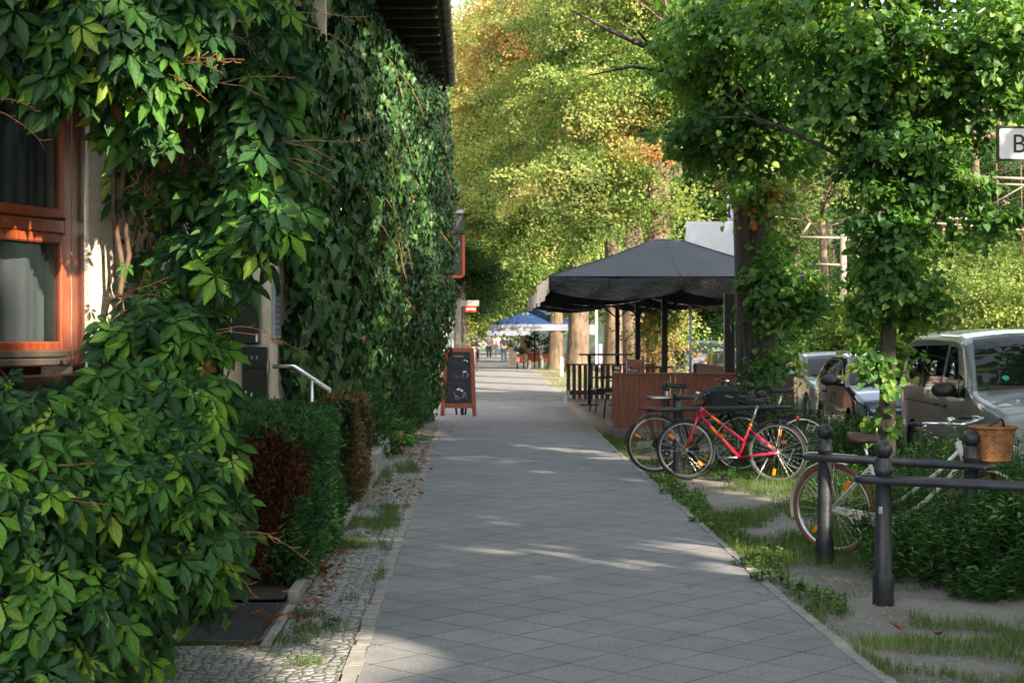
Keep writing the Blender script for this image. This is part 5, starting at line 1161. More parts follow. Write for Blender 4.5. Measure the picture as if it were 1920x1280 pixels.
mb = MB(); mb.grid(lambda u, v_: Vector(((.17 + .05 * v_) * math.cos(6.283 * u) * (1 + .05 * math.sin(9 * u)), (.12 + .03 * v_) * math.sin(6.283 * u), .27 * v_)), 24, 8); mb.add([(.17 * math.cos(6.283 * i / 24), .12 * math.sin(6.283 * i / 24), 0) for i in range(24)], [list(range(24))]); mb.grid(lambda u, v_: Vector(((.22 * (1 - v_)) * math.cos(6.283 * u), (.15 * (1 - v_)) * math.sin(6.283 * u), .27 + .07 * math.sin(v_ * 1.57))), 24, 5)
mb.build('bag', M['bag'], o); mb = MB(); mb.cbox(-.04, .06, -.148, -.140, .2, .225, .002, Matrix.Rotation(R(12), 4, 'Y')); mb.build('tag', M['whitecanvas'], o)
wb_ang = math.atan2(-.68, .76)
wbk = bicycle('ivory-white bicycle with brown tyres and saddle near the wicker basket', 2.75, 11.82, wb_ang, dict(kind='step', frame='ivory', tyre='tan_rubber', saddle='leather', chaincase=1, fendm='ivory', rackm='ivory', swept=1, sad=.90, bar=1.02, hth=.90, wb=1.22, fa=70, fb=215, refr=(1.0, 3.95), reff=(2, 5), crank=.15, tail=0, r=.345, stem=.05), lean=R(3), steer=R(-12))
# wicker basket hanging on the front of the white bicycle
p = at(1862, 848, 10.78); o = empty('wicker_basket', (p.x, 10.78, p.z - .06), wb_ang, 'brown wicker basket with a leather-bound handle on the front of the white bicycle', 'basket')
def weave(u, v_):
    a = 6.283 * u; k = 1 + .018 * math.sin(22 * a + math.pi * (int(v_ * 16) % 2)) + .010 * math.sin(v_ * 16 * 6.283); s_ = .72 + .28 * v_
    return Vector((.135 * s_ * k * math.cos(a) * (1 + .12 * abs(math.cos(a)) ** 3), .165 * s_ * k * math.sin(a), .235 * v_))
mb = MB(); mb.grid(weave, 132, 64); wk = mat('wicker', (.30, .125, .045), .6, var=.5, vs=20, bmp=.4); mb.build('wicker_wall', wk, o, solid=.006)
mb = MB(); mb.add([(.1 * math.cos(6.283 * i / 20), .12 * math.sin(6.283 * i / 20), .01) for i in range(20)], [list(range(20))]); mb.build('bottom', wk, o)
mb = MB()
for zz, rr in ((.235, .012), (.19, .005), (.012, .008)):
    s_ = .72 + .28 * zz / .235
    mb = MB()
    for ph in (0, 2.1, 4.2): mb.tube([(.139 * s_ * math.cos(a) * (1 + .12 * abs(math.cos(a)) ** 3) + rr * .5 * math.cos(18 * a + ph) * math.cos(a), .168 * s_ * math.sin(a) + rr * .5 * math.cos(18 * a + ph) * math.sin(a), zz + rr * .5 * math.sin(18 * a + ph)) for a in [6.283 * i / 120 for i in range(120)]], rr * .6, 5, closed=True)
    mb.build('braided_rim', wk, o)
mb = MB(); mb.tube([(0.02 + .03 * math.sin(t_ * math.pi), -.13 + .26 * t_, .24 + .055 * math.sin(math.pi * t_)) for t_ in [i / 12 for i in range(13)]], .010, 8); mb.build('handle', M['leather'], o)
# ================================================================== CARS
def car(name, label, cat, x, y, ang, P, z=-.16, lod=0):
    """x axis points backwards from the front bumper; built as a lofted shell"""
    o = empty(name, (x, y, z), ang, label, cat, 'cars parked along the road')
    L, W_, H = P['L'], P['W'] / 2, P['H']; belt = P['belt']; top = P['top']       # top: (x, z) silhouette
    xs_, zs_ = [a for a, _ in top], [b_ for _, b_ in top]; wr = P.get('wr', .33); ax = P['ax']
    def zt(x_): return float(np.interp(x_, xs_, zs_))
    def wx(x_): e = min(x_, L - x_) / L; fr = x_ / L < .5; k = (.16 if fr else P.get('rearpl', .05)); return W_ * (1 - k * max(0, 1 - e / .14) ** 2.2)
    def tum(z_):
        if z_ < .45: return .955 + .045 * max(0, (z_ - .2) / .25)
        if z_ < belt: return 1.0
        return 1 - P.get('tumble', .17) * ((z_ - belt) / (H - belt)) ** 1.25
    def side_y(x_, z_): return wx(x_) * tum(z_)
    NS, NT = 14, 10
    def zbot(x_):
        for a in ax:
            d = abs(x_ - a)
            if d < wr + .07: return max(.20, wr + math.sqrt(max(0, (wr + .07) ** 2 - d * d)))
        return .20
    xs = sorted(set([0, .02, .06, .12, .2, L - .2, L - .12, L - .06, L - .02, L] + [L * i / 60 for i in range(61)] + [a + s_ * (wr + .07) * k for a in ax for s_ in (-1, 1) for k in (.3, .6, .8, .9, .97, 1.0, 1.002)] + xs_))
    xs = [v_ for v_ in xs if 0 <= v_ <= L]
    def ring(x_):
        t_ = zt(x_); e = min(x_, L - x_); zb = zbot(x_); zb = min(zb, t_ - .12); r_ = min(.14 if t_ > belt + .2 else .09, (t_ - zb) * .5); pts = []
        for i in range(NS + 1):
            z_ = zb + (t_ - r_ - zb) * i / NS; pts.append((side_y(x_, z_), z_))
        y0 = pts[-1][0]
        for i in range(1, NT + 1):
            a = math.pi / 2 * i / NT
            pts.append((y0 - r_ * 1.15 * (1 - math.cos(a)), t_ - r_ + r_ * math.sin(a)))
        y1 = pts[-1][0]
        for i in range(1, 7): k = 1 - i / 6; pts.append((y1 * k, t_ + P.get('crown', .03) * (1 - k * k)))
        return pts
    vs, fs = [], []; n = None
    for x_ in xs:
        h_ = ring(x_); full = [(yy, zz) for yy, zz in h_] + [(-yy, zz) for yy, zz in h_[-2::-1]]; n = len(full); vs += [(x_, yy, zz) for yy, zz in full]
    for i in range(len(xs) - 1):
        for k in range(n - 1): fs.append([i * n + k, i * n + k + 1, (i + 1) * n + k + 1, (i + 1) * n + k])
    fs.append(list(range(n))[::-1]); fs.append(list(range((len(xs) - 1) * n, len(xs) * n)))
    mb = MB(); mb.add(vs, fs, True); body = mb.build('body', M[P['paint']], o)
    mb = MB(); mb.box(.25, L - .25, -W_ + .14, W_ - .14, .16, .5); mb.build('underbody', M['dark'], o)
    def sidepanel(name, poly, m, par=body, off=.006, both=True):
        for s_ in ((1, -1) if both else (P.get('vis', 1),)):
            # fan from the centre, subdivided so that it follows the curved side
            mb = MB(); cx = sum(a for a, _ in poly) / len(poly); cz = sum(b_ for _, b_ in poly) / len(poly); K = 6; vv = []; n_ = 0; pl = []
            for i in range(len(poly)):
                a, b_ = poly[i], poly[(i + 1) % len(poly)]
                for q in range(4): pl.append((a[0] + (b_[0] - a[0]) * q / 4, a[1] + (b_[1] - a[1]) * q / 4))
            m_ = len(pl)
            for j in range(K + 1):
                for a, b_ in pl: X_ = cx + (a - cx) * j / K; Z_ = cz + (b_ - cz) * j / K; vv.append((X_, s_ * (side_y(X_, Z_) + off), Z_))
            ff = [[j * m_ + i, j * m_ + (i + 1) % m_, (j + 1) * m_ + (i + 1) % m_, (j + 1) * m_ + i] for j in range(1, K) for i in range(m_)] + [[m_ + i for i in range(m_)]]
            mb.add(vv, ff, True); mb.build(name, m, par)
    for poly in P['sidewin']: sidepanel('side_window', poly, M['carglass'])
    for poly in P.get('pillars', []): sidepanel('door_gap', poly, M['dark'], off=.003)
    def screen(name, xa, xb, fr0, fr1, m):       # windscreen patch between two stations
        mb = MB()
        def fn(u, v_):
            x_ = xa + (xb - xa) * v_; h_ = ring(x_); t_ = zt(x_); fr_ = fr0 + (fr1 - fr0) * v_; yy = (2 * u - 1) * side_y(x_, t_ - .1) * fr_
            y1 = h_[NS + NT][0]; zz = t_ + P.get('crown', .03) * (1 - min(1, abs(yy) / max(y1, .01)) ** 2) - (max(0, abs(yy) - y1) ** 2) * 1.2
            sl_ = (zt(x_ + .02) - zt(x_ - .02)) / .04; nx, nz_ = -sl_, 1; l = math.hypot(nx, nz_); return Vector((x_ + .012 * nx / l, yy, zz + .012 * nz_ / l))
        mb.grid(fn, 16, 8); return mb.build(name, m, body)
    ws = P['ws']; scn = screen('windscreen', ws[0], ws[1], .90, .86, M['carglass'])
    if 'rs' in P: screen('rear_window', P['rs'][0], P['rs'][1], .82, .86, M['carglass'])
    mb = MB(); zz = zt(ws[0] + .03); mb.box(ws[0] - .03, ws[0] + .02, -W_ * .78, W_ * .78, zz - .03, zz + .045); mb.build('wiper', M['plastic'], body)
    fx0 = 0
    for s_ in (1, -1):
        hl = P['hl']; mb = MB()                                      # headlamp wrapping round the corner
        def fn(u, v_):
            x_ = hl[0] + (hl[1] - hl[0]) * u; z_ = hl[2] + (hl[3] - hl[2]) * v_ + .06 * u; z_ = min(z_, zt(x_) - .03)
            return Vector((x_ - .006, s_ * (side_y(x_, z_) + .008), z_))
        mb.grid(fn, 10, 4)
        mb.grid(lambda u, v_: Vector((-.008 + .05 * (1 - u), s_ * (side_y(0.02, .5) - .38 * (1 - u) - .0), hl[2] + (min(hl[3], zt(0.02) - .03) - hl[2]) * v_)), 8, 4)
        mb.build('headlamp', M['lamp'], body)
        mx = P['mir']; mb = MB(); mb.ball((0, 0, 0), 1, 16, 10, (.07, .15, .095)); Tm = Matrix.Translation((mx, s_ * (side_y(mx, belt) + .17), belt + .09)); mb.v = [tuple(Tm @ Vector((v_[0] * (1 + .2 * (v_[2] < 0)), v_[1], max(v_[2], -.075)))) for v_ in mb.v]
        mb.tube([(mx + .02, s_ * (side_y(mx, belt) - .02), belt + .02), (mx + .01, s_ * (side_y(mx, belt) + .10), belt + .05)], .03, 8); mb.build('wing_mirror', M[P.get('mirm', 'plastic')], o)
        for dx in P['handles']: mb = MB(); mb.cbox(dx, dx + .2, s_ * (side_y(dx, belt - .12)) - .02, s_ * (side_y(dx, belt - .12)) + .035 if s_ > 0 else s_ * side_y(dx, belt - .12) + .02, belt - .14, belt - .11, .005) if s_ > 0 else mb.cbox(dx, dx + .2, -side_y(dx, belt - .12) - .035, -side_y(dx, belt - .12) + .02, belt - .14, belt - .11, .005); mb.build('door_handle', M[P.get('mirm', 'plastic')], body)
    mb = MB(); mb.cbox(-.02, .03, -W_ * .55, W_ * .55, P['gr'][0], P['gr'][1], .006); mb.build('grille', M['plastic'], body)
    mb = MB(); mb.cbox(-.035, .05, -W_ * .8, W_ * .8, .26, .42, .01); bp = mb.build('bumper_intake', M['plastic'], body)
    mb = MB(); mb.cbox(-.05, -.036, -.26, .26, .36, .47, .003); mb.build('number_plate', M['whiteplate'], body)
    for s_ in (1, -1):
        mb = MB(); mb.grid(lambda u, v_: Vector((L - .05 + .055 * u, s_ * (side_y(L - .05 + .05 * u, .9) + .006 - .14 * u * 0), P['tl'][0] + (P['tl'][1] - P['tl'][0]) * v_)), 3, 4); mb.box(L - .01, L + .012, s_ * W_ * .93 - (.14 if s_ > 0 else 0), s_ * W_ * .93 + (0 if s_ > 0 else .14), P['tl'][0], P['tl'][1]); mb.build('tail_lamp', M['redlens'], body)
    for a in ax:
        for s_ in (1, -1):
            T0 = Matrix.Translation((a, s_ * (W_ - .12), wr)) @ Matrix.Rotation(R(-90 * s_), 4, 'X')
            mb = MB(); mb.lathe([(.12, -.09), (wr - .03, -.1), (wr, -.08), (wr, .07), (wr - .02, .09), (wr - .10, .095), (wr - .11, .06)], 32, T0); wl = mb.build('wheel', M['rubber'], o)
            mb = MB(); mb.lathe([(wr - .11, .06), (wr - .115, .085), (wr - .13, .05), (.07, .045), (.05, .08), (.001, .085)], 32, T0)
            for k in range(5): mb.cbox(.03, wr - .11, -.03, .03, .05, .082, .008, T0 @ Matrix.Rotation(k * 1.2566, 4, 'Z'))
            mb.build('rim', M['rim'], wl)
    if P.get('rails'):
        mb = MB()
        for s_ in (1, -1): x0, x1 = P['rails']; mb.tube([(x0, s_ * .62, zt(x0) + .0), (x0 + .1, s_ * .62, zt(x0 + .1) + .06), (x1 - .1, s_ * .62, zt(x1 - .1) + .06), (x1, s_ * .62, zt(x1))], .017, 8)
        mb.build('roof_rail', M['steel'], body)
    if P.get('badge'):
        mb = MB(); bxp, byp = P['badge']; xx = ws[0] + .14; n = 14
        h_ = zt(xx); sl_ = (zt(xx + .02) - zt(xx - .02)) / .04; nx, nz_ = -sl_ / math.hypot(sl_, 1), 1 / math.hypot(sl_, 1); tx, tz = nz_, -nx
        mb.add([(xx + tx * .04 * math.sin(6.283 * i / n) + nx * .022, byp + .04 * math.cos(6.283 * i / n), h_ + .02 + tz * .04 * math.sin(6.283 * i / n) + nz_ * .022) for i in range(n)], [list(range(n))]); mb.build('green_badge', mat('green_badge', (.01, .35, .2), .4, bmp=0), scn)
    return o
VAN = dict(L=5.0, W=1.92, H=1.90, belt=1.12, wr=.34, ax=(.92, 4.1), tumble=.15, crown=.05, rearpl=.03,
    top=[(0, .62), (.04, .80), (.12, .98), (.3, 1.06), (.62, 1.13), (.95, 1.19), (1.05, 1.22), (1.25, 1.40), (1.5, 1.60), (1.72, 1.76), (1.9, 1.83), (2.2, 1.87), (3.2, 1.89), (4.4, 1.88), (4.75, 1.85), (4.90, 1.76), (4.97, 1.4), (5.0, .6)],
    ws=(1.03, 1.78), sidewin=[[(1.52, 1.14), (2.38, 1.15), (2.32, 1.72), (2.0, 1.70), (1.78, 1.50)], [(1.22, 1.13), (1.46, 1.14), (1.66, 1.40), (1.42, 1.34)], [(2.52, 1.16), (3.62, 1.19), (3.6, 1.72), (2.48, 1.73)], [(3.68, 1.19), (4.70, 1.22), (4.58, 1.70), (3.66, 1.72)]],
    pillars=[[(2.44, .3), (2.447, .3), (2.447, 1.12), (2.44, 1.12)], [(1.40, .5), (1.407, .5), (1.407, 1.08), (1.40, 1.08)], [(2.5, .985), (4.7, .985), (4.7, .997), (2.5, .997)]],
    hl=(.02, .42, .62, .86), mir=1.55, mirm='plastic', handles=(2.15, 2.6), gr=(.52, .74), tl=(.9, 1.5), paint='vanpaint', badge=(0, .52), rearpl_=0)
CARP = dict(L=4.2, W=1.78, H=1.46, belt=.94, wr=.31, ax=(.82, 3.42), tumble=.2, crown=.04,
    top=[(0, .52), (.04, .66), (.14, .76), (.5, .86), (.9, .93), (1.12, .97), (1.35, 1.12), (1.65, 1.30), (1.9, 1.40), (2.3, 1.45), (3.0, 1.45), (3.5, 1.38), (3.85, 1.18), (4.08, .95), (4.17, .8), (4.2, .55)],
    ws=(1.12, 1.84), rs=(3.55, 3.98), sidewin=[[(1.55, .97), (2.33, .97), (2.33, 1.36), (2.05, 1.34), (1.8, 1.20)], [(2.42, .97), (3.25, .99), (3.12, 1.33), (2.42, 1.37)], [(3.32, 1.0), (3.72, 1.04), (3.3, 1.28), (3.2, 1.30)]],
    pillars=[[(2.37, .3), (2.376, .3), (2.376, .95), (2.37, .95)], [(1.3, .45), (1.306, .45), (1.306, .9), (1.3, .9)]], hl=(.02, .36, .56, .74), mir=1.55, handles=(2.1, 2.95), gr=(.48, .62), tl=(.75, .98), paint='silverpaint')
def mod(**k): d = dict(CARP); d.update(k); return d
car('parked_van', 'grey-silver van with black mirrors parked nearest, right of the slim leafy tree', 'van', 6.54, 16.6, R(86), VAN, z=-.19)
car('parked_car', 'dark blue-black car between the silver van and the small silver car', 'car', 6.85, 24.0, R(87), mod(paint='darkpaint', rails=(1.9, 3.4), H=1.56, top=[(a, b_ * 1.06) for a, b_ in CARP['top']], belt=1.0, sidewin=[[(a, b_ * 1.055) for a, b_ in w_] for w_ in CARP['sidewin']], badge=(0, .5)), z=-.17)
car('parked_car', 'small light silver car left of the dark one, front toward the camera', 'car', 7.75, 31.3, R(88), mod(mirm='silverpaint', badge=(0, -.45)), z=-.17)
car('parked_car', 'dark brown-reflecting car half hidden by the thick foreground tree trunk', 'car', 7.55, 43.0, R(86), mod(paint='bronze', mirm='bronze'), z=-.17)
car('parked_car', 'blue-grey estate car with roof rails seen between the parasol poles', 'car', 9.15, 60.5, R(83), mod(paint='bluegrey', rails=(1.9, 3.6), H=1.62, top=[(a, b_ * 1.12) for a, b_ in CARP['top']], belt=1.05, sidewin=[[(a, b_ * 1.11) for a, b_ in w_] for w_ in CARP['sidewin']], W=1.84), z=-.17)
# ================================================================== TREES
LX_ = lambda px, d: at(px, 600, d).x
def zpx(py, d): return at(960, py, d).z
def B(px, py, d, rx, ry, rd_, n, tn):           # crown mass given by where it stands: pixel, depth, radii in metres
    p = at(px, py, d); return (p.x, p.y, p.z, rx, rd_, ry, n, tn)
# the thick dark trunk right of the parasol, with the linden crown that hangs into the picture
tree('thick dark furrowed linden trunk right of the black parasol, with leafy shoots on it', (at(1424, 600, 23.5).x, 23.5, 0), .315, 8.5,
     [B(1460, 545, 23.2, .42, .52, .45, 64, .42), B(1455, 480, 23.3, .3, .3, .3, 10, .5), B(1505, 570, 23.0, .30, .40, .3, 24, .45), B(1425, 362, 23.1, .42, .17, .40, 46, .75), B(1455, 690, 23.0, .28, .2, .3, 12, .5),
      B(1430, 255, 21.5, .65, .6, .9, 80, .45), B(1375, 190, 21.5, .75, .55, .9, 80, .42), B(1370, 60, 21, .9, .65, 1.2, 100, .55), B(1490, 90, 20.5, 1.2, .7, 1.3, 130, .5), B(1430, 10, 20, 1.4, .5, 1.3, 80, .5), B(1310, 255, 22, .45, .33, .6, 36, .42), B(1300, 140, 22, .45, .2, .6, 20, .6),
      (4.3, 23, 9.5, 3.6, 3.8, 2.6, 330, .5)],
     .085, 'linden', 'bark', (-.05, .2), 34, .36, T_HEART, seed=21, bloss=1000, nl=7, ll=4, gap=.0, lz=(-4, 1), cat='tree')
p = at(1664, 640, 16.8)
tree('slim linden trunk wrapped in leaves in front of the parked cars', (p.x, 16.8, 0), .092, 6.5,
     [B(1660, 560, 16.7, .40, .45, .36, 60, .45), B(1665, 430, 16.7, .36, .5, .35, 46, .42), B(1668, 665, 16.7, .24, .30, .26, 34, .45), B(1650, 790, 16.8, .10, .12, .14, 4, .42), B(1730, 560, 16.6, .25, .3, .3, 22, .4),
      B(1660, 270, 16.8, .5, .5, .5, 80, .34), B(1570, 190, 16.9, .5, .35, .5, 50, .4), B(1760, 330, 16.9, .45, .5, .5, 66, .4), B(1640, 110, 17, .9, .5, .9, 105, .48), B(1790, 160, 17, .8, .65, .9, 110, .5), B(1700, -10, 18, 1.6, .6, 1.0, 110, .5), B(1850, 420, 17.5, .3, .25, .4, 14, .4), B(1880, 60, 16.5, .6, .45, .8, 84, .45),
      B(1560, 40, 17, 1.0, .45, .9, 70, .52), (4.9, 17.5, 7.2, 2.8, 2.8, 1.8, 200, .5)],
     .078, 'linden', 'bark', (.05, .1), 32, .27, T_HEART, seed=22, bloss=1000, nl=6, ll=2.8, lz=(-3.5, .5), cat='tree', flare=1.15)
# lindens further back along the walk
def far_tree(label, px, d, r, blobs, m, ls, tn, seed, th=6, barkm='barkl', rad=.9, per=70, T=T_SP, lean=(0, 0), gap=.38, group='lindens along the walk', nl=7, ll=4.5, z0=0, name='linden_tree'):
    x = LX_(px, d); blobs = [b_[:6] + (int(b_[6] * .62),) + b_[7:] for b_ in blobs]; return tree(label, (x, d, z0), r, th, blobs, ls * .78, m, barkm, lean, per, rad * 1.45, T, group, seed, gap, 0, nl, name, ll, .5, 'tree', 1.3, lz=(-2.5, 1), flat=.06)
far_tree('tall linden with an ivy-clad trunk and rusty orange lower branches, above the black parasol', 1243, 43, .40,
     [B(1240, 120, 43, 3.2, 2.0, 2.8, 210, .45), B(1130, 190, 42, 2.1, .9, 2.0, 90, .5), B(1330, 170, 43, 1.5, 1.0, 1.6, 60, .4), B(1110, 240, 41.5, .8, .18, .9, 7, .93), B(1195, 292, 41.5, 1.1, .16, 1.0, 14, .93), B(1120, 320, 41.5, 1.2, .4, 1.4, 40, .5), B(1258, 400, 42.5, .3, .6, .3, 12, .55), B(1250, 600, 42.6, .45, .8, .5, 34, .55), B(1240, 640, 42.4, .3, .5, .3, 12, .9), B(1050, 330, 42, 1.2, .7, 1.3, 44, .6), B(1130, 395, 42, 1.0, .35, 1.2, 34, .45), B(1210, -60, 43, 4, 2.2, 3, 200, .5), (5.2, 43, 13, 4.5, 4, 3, 160, .5)], 'sunny', .20, .5, 31, 9, rad=.75)
far_tree('big linden trunk just left of the ivy-clad one, behind the parasol mast', 1193, 50, .39,
     [B(1180, 350, 50, 1.7, 1.0, 1.6, 80, .4), B(1080, 200, 50, 2.8, 1.8, 2.4, 170, .5), B(1150, 80, 50, 3.2, 2.0, 2.6, 170, .5), (5.3, 50, 13, 5, 4, 3.2, 150, .5)], 'sunny', .22, .5, 32, 8, rad=.85)
far_tree('big linden trunk crossed by the parasol shadow, over the bar table', 1148, 58, .36,
     [B(1120, 390, 58, 1.7, .9, 1.6, 60, .35), B(1050, 290, 58, 2.2, 1.4, 2.2, 110, .5), B(980, 60, 58, 2.6, 1.5, 3, 150, .86), B(1110, 0, 58, 3.2, 1.6, 3, 120, .76), B(1000, 160, 58, 2.6, 1.2, 2.4, 90, .55), (5.2, 58, 13.5, 5, 4, 3.2, 140, .6)], 'sunny', .25, .5, 33, 8, rad=.95)
far_tree('right one of the two sunlit trunks left of the café deck', 1081, 70, .50,
     [B(1050, 420, 70, 2.2, 1.5, 2, 90, .45), B(980, 300, 70, 2.6, 2.2, 2.4, 130, .55), B(930, 180, 70, 2.8, 2.6, 3, 150, .62), B(1010, 500, 70, 1.3, .7, 1.4, 44, .4), (4, 70, 15, 5.5, 4.5, 4, 150, .6)], 'sunny', .30, .5, 34, 8, rad=1.1)
far_tree('left one of the two sunlit trunks left of the café deck, flaring at its foot', 1042, 77, .36,
     [B(960, 430, 78, 2.4, 1.8, 2, 110, .5), B(900, 330, 80, 2.2, 2.6, 2.4, 120, .62), B(1010, 540, 80, 1.2, .5, 1.4, 30, .3), B(880, 100, 80, 3, 3.5, 3, 150, .6), (3, 80, 16, 6, 5, 4, 120, .6)], 'sunny', .32, .5, 35, 8, rad=1.2)
far_tree('distant linden over the end of the walk, right of its centre', 985, 100, .4,
     [B(960, 540, 100, 2.5, 1.6, 2, 90, .35), B(920, 460, 102, 3, 2.2, 3, 120, .45), B(900, 250, 104, 4, 5, 4, 180, .6), (3.5, 104, 18, 6, 5, 5, 120, .6)], 'sunny', .38, .5, 36, 7, rad=1.4)
far_tree('dark shaded tree on the left over the café signs', 868, 63, .16,
     [B(880, 515, 64, 1.0, .95, 1.0, 80, .25), B(905, 560, 66, .8, .7, .8, 50, .3), B(868, 470, 66, .5, .6, .8, 24, .3)], 'wood', .22, .3, 37, 3.4, 'bark', .6, nl=4, ll=1.2, group='trees at the café')
far_tree('distant tree on the left side at the end of the walk', 878, 135, .3,
     [B(905, 600, 135, 1.8, 1.0, 1.6, 60, .5), B(880, 420, 135, 4, 5, 4, 160, .5), (0, 140, 17, 7, 6, 6, 140, .5)], 'sunny', .5, .5, 38, 6, rad=1.6, group='trees at the end of the walk')
far_tree('tree closing the end of the walk', 945, 170, .4, [B(940, 560, 170, 6, 4, 4, 200, .5), B(920, 300, 175, 9, 12, 6, 300, .55)], 'sunny', .6, .5, 39, 6, rad=2, group='trees at the end of the walk')
# sycamore-like tree row across the tracks
acr = [(1500, 70, 'tall pale sunlit tree beyond the tram tracks, right of the thick trunk', [B(1500, 280, 72, 2.3, 2.8, 2.5, 150, .7), B(1480, 430, 70, 1.8, 1.6, 2, 70, .55), B(1530, 160, 72, 2.2, 2.0, 2.5, 90, .65)], 'pale'),
       (1556, 66, 'slender bare-stemmed tree left of the concrete tram pole', [B(1560, 300, 66, 1.5, 2.3, 1.5, 70, .5), B(1520, 560, 66, .9, 1.1, 1, 30, .4)], 'pale'),
       (1601, 70, 'slender tree with a leaning stem right of the concrete tram pole', [B(1620, 330, 71, 1.8, 1.9, 1.8, 90, .3), B(1620, 520, 72, 1.6, 1.3, 1.5, 50, .3)], 'wood'),
       (1640, 78, 'dark tree behind the slim leafy linden', [B(1680, 420, 80, 3, 3, 3, 150, .3), B(1660, 200, 80, 3, 3, 3, 110, .4)], 'wood'),
       (1760, 74, 'dark woodland tree right of the slim linden, under the tram beams', [B(1770, 430, 76, 2.6, 2.4, 2.6, 150, .3), B(1780, 280, 76, 3, 3, 3, 120, .4)], 'wood'),
       (1835, 60, 'woodland tree with a crooked pale trunk near the right edge', [B(1850, 480, 61, 1.8, 1.6, 1.8, 80, .5), B(1870, 330, 62, 2.2, 2.2, 2, 90, .45)], 'wood'),
       (1890, 68, 'woodland tree at the right edge with two pale stems', [B(1905, 440, 69, 2, 2.5, 2, 90, .5), B(1930, 250, 70, 3, 3, 3, 110, .45)], 'wood'),
       (1350, 85, 'dark tree behind the white panel beyond the road', [B(1340, 440, 86, 3, 3.2, 2.5, 150, .45), B(1380, 250, 86, 3, 3.4, 3, 150, .6), B(1330, 600, 84, 2.0, 1.0, 1.6, 66, .25)], 'wood'),
       (1430, 95, 'broad tree at the far bend of the tracks', [B(1440, 520, 95, 3.5, 2.6, 3, 140, .3), B(1450, 330, 96, 4, 4, 3, 160, .5)], 'wood'),
       (1290, 105, 'far roadside tree seen beneath the parasols', [B(1280, 560, 105, 3.5, 2.2, 3, 140, .3), B(1260, 380, 106, 4, 4, 3, 150, .5)], 'wood'),
       (1560, 110, 'dark wood-edge tree behind the tram pole', [B(1570, 520, 112, 4, 3, 3, 150, .25), B(1560, 350, 112, 5, 5, 4, 180, .35)], 'wood'),
       (1700, 120, 'dark wood-edge tree high on the bank', [B(1700, 450, 122, 6, 4, 4, 180, .25), B(1720, 280, 122, 6, 6, 4, 200, .3)], 'wood'),
       (1860, 112, 'tall dark tree on top of the bank at the right', [B(1880, 430, 114, 5, 4, 4, 160, .28), B(1880, 250, 114, 6, 6, 4, 200, .35)], 'wood'),
       (1160, 130, 'tall tree far down the road, left of the parasol top', [B(1150, 500, 130, 4.5, 3.5, 3, 150, .4), B(1150, 300, 132, 7, 7, 4, 250, .5)], 'sunny'),
       (1230, 160, 'highest tree far down the road', [B(1250, 500, 160, 8, 4, 4, 180, .4), B(1240, 250, 162, 12, 11, 5, 330, .45)], 'wood'),
       (1420, 170, 'tall tree at the far right bend of the road', [B(1430, 500, 170, 9, 5, 4, 180, .35), B(1430, 220, 172, 12, 12, 5, 330, .4)], 'wood'),
       (1050, 185, 'tall pale tree at the very end of the road', [B(1060, 520, 185, 8, 5, 4, 160, .5), B(1030, 250, 186, 11, 13, 5, 330, .55)], 'sunny'),
       (1640, 190, 'tall wood tree behind the bank', [B(1640, 300, 190, 14, 13, 5, 350, .3)], 'wood'), (1850, 190, 'tall wood tree behind the bank at the right edge', [B(1870, 300, 190, 14, 13, 5, 350, .3)], 'wood')]
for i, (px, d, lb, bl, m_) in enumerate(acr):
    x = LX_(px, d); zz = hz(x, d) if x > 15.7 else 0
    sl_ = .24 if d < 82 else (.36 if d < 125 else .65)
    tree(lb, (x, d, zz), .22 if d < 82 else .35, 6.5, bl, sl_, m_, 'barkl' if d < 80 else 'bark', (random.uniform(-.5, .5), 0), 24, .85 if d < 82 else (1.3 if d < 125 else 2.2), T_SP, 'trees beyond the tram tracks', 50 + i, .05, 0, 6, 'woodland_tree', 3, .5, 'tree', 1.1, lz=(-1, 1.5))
# bushes on the bank
bl_ = [(1620, 655, 50, 1.6, 1.0, 'pale', .6), (1700, 600, 56, 2.2, 1.5, 'pale', .75), (1790, 600, 48, 1.8, 1.5, 'pale', .8), (1870, 560, 46, 1.8, 1.3, 'pale', .65), (1500, 640, 58, 1.4, .9, 'wood', .4), (1540, 670, 50, 1.2, .6, 'wood', .5), (1430, 650, 66, 2.0, 1.2, 'wood', .3), (1360, 660, 74, 2.2, 1.3, 'wood', .25), (1760, 540, 62, 2.4, 1.6, 'pale', .7), (1660, 560, 66, 2.0, 1.5, 'wood', .5), (1850, 610, 40, 1.4, 1.2, 'pale', .75), (1905, 620, 38, 1.4, 1.3, 'pale', .8), (1480, 690, 44, .7, .35, 'weed', .5), (1580, 640, 60, 1.5, 1.0, 'pale', .5), (1730, 640, 44, 1.5, 1.0, 'pale', .8), (1820, 510, 60, 2.0, 1.4, 'pale', .6), (1900, 520, 54, 1.8, 1.6, 'wood', .6)]
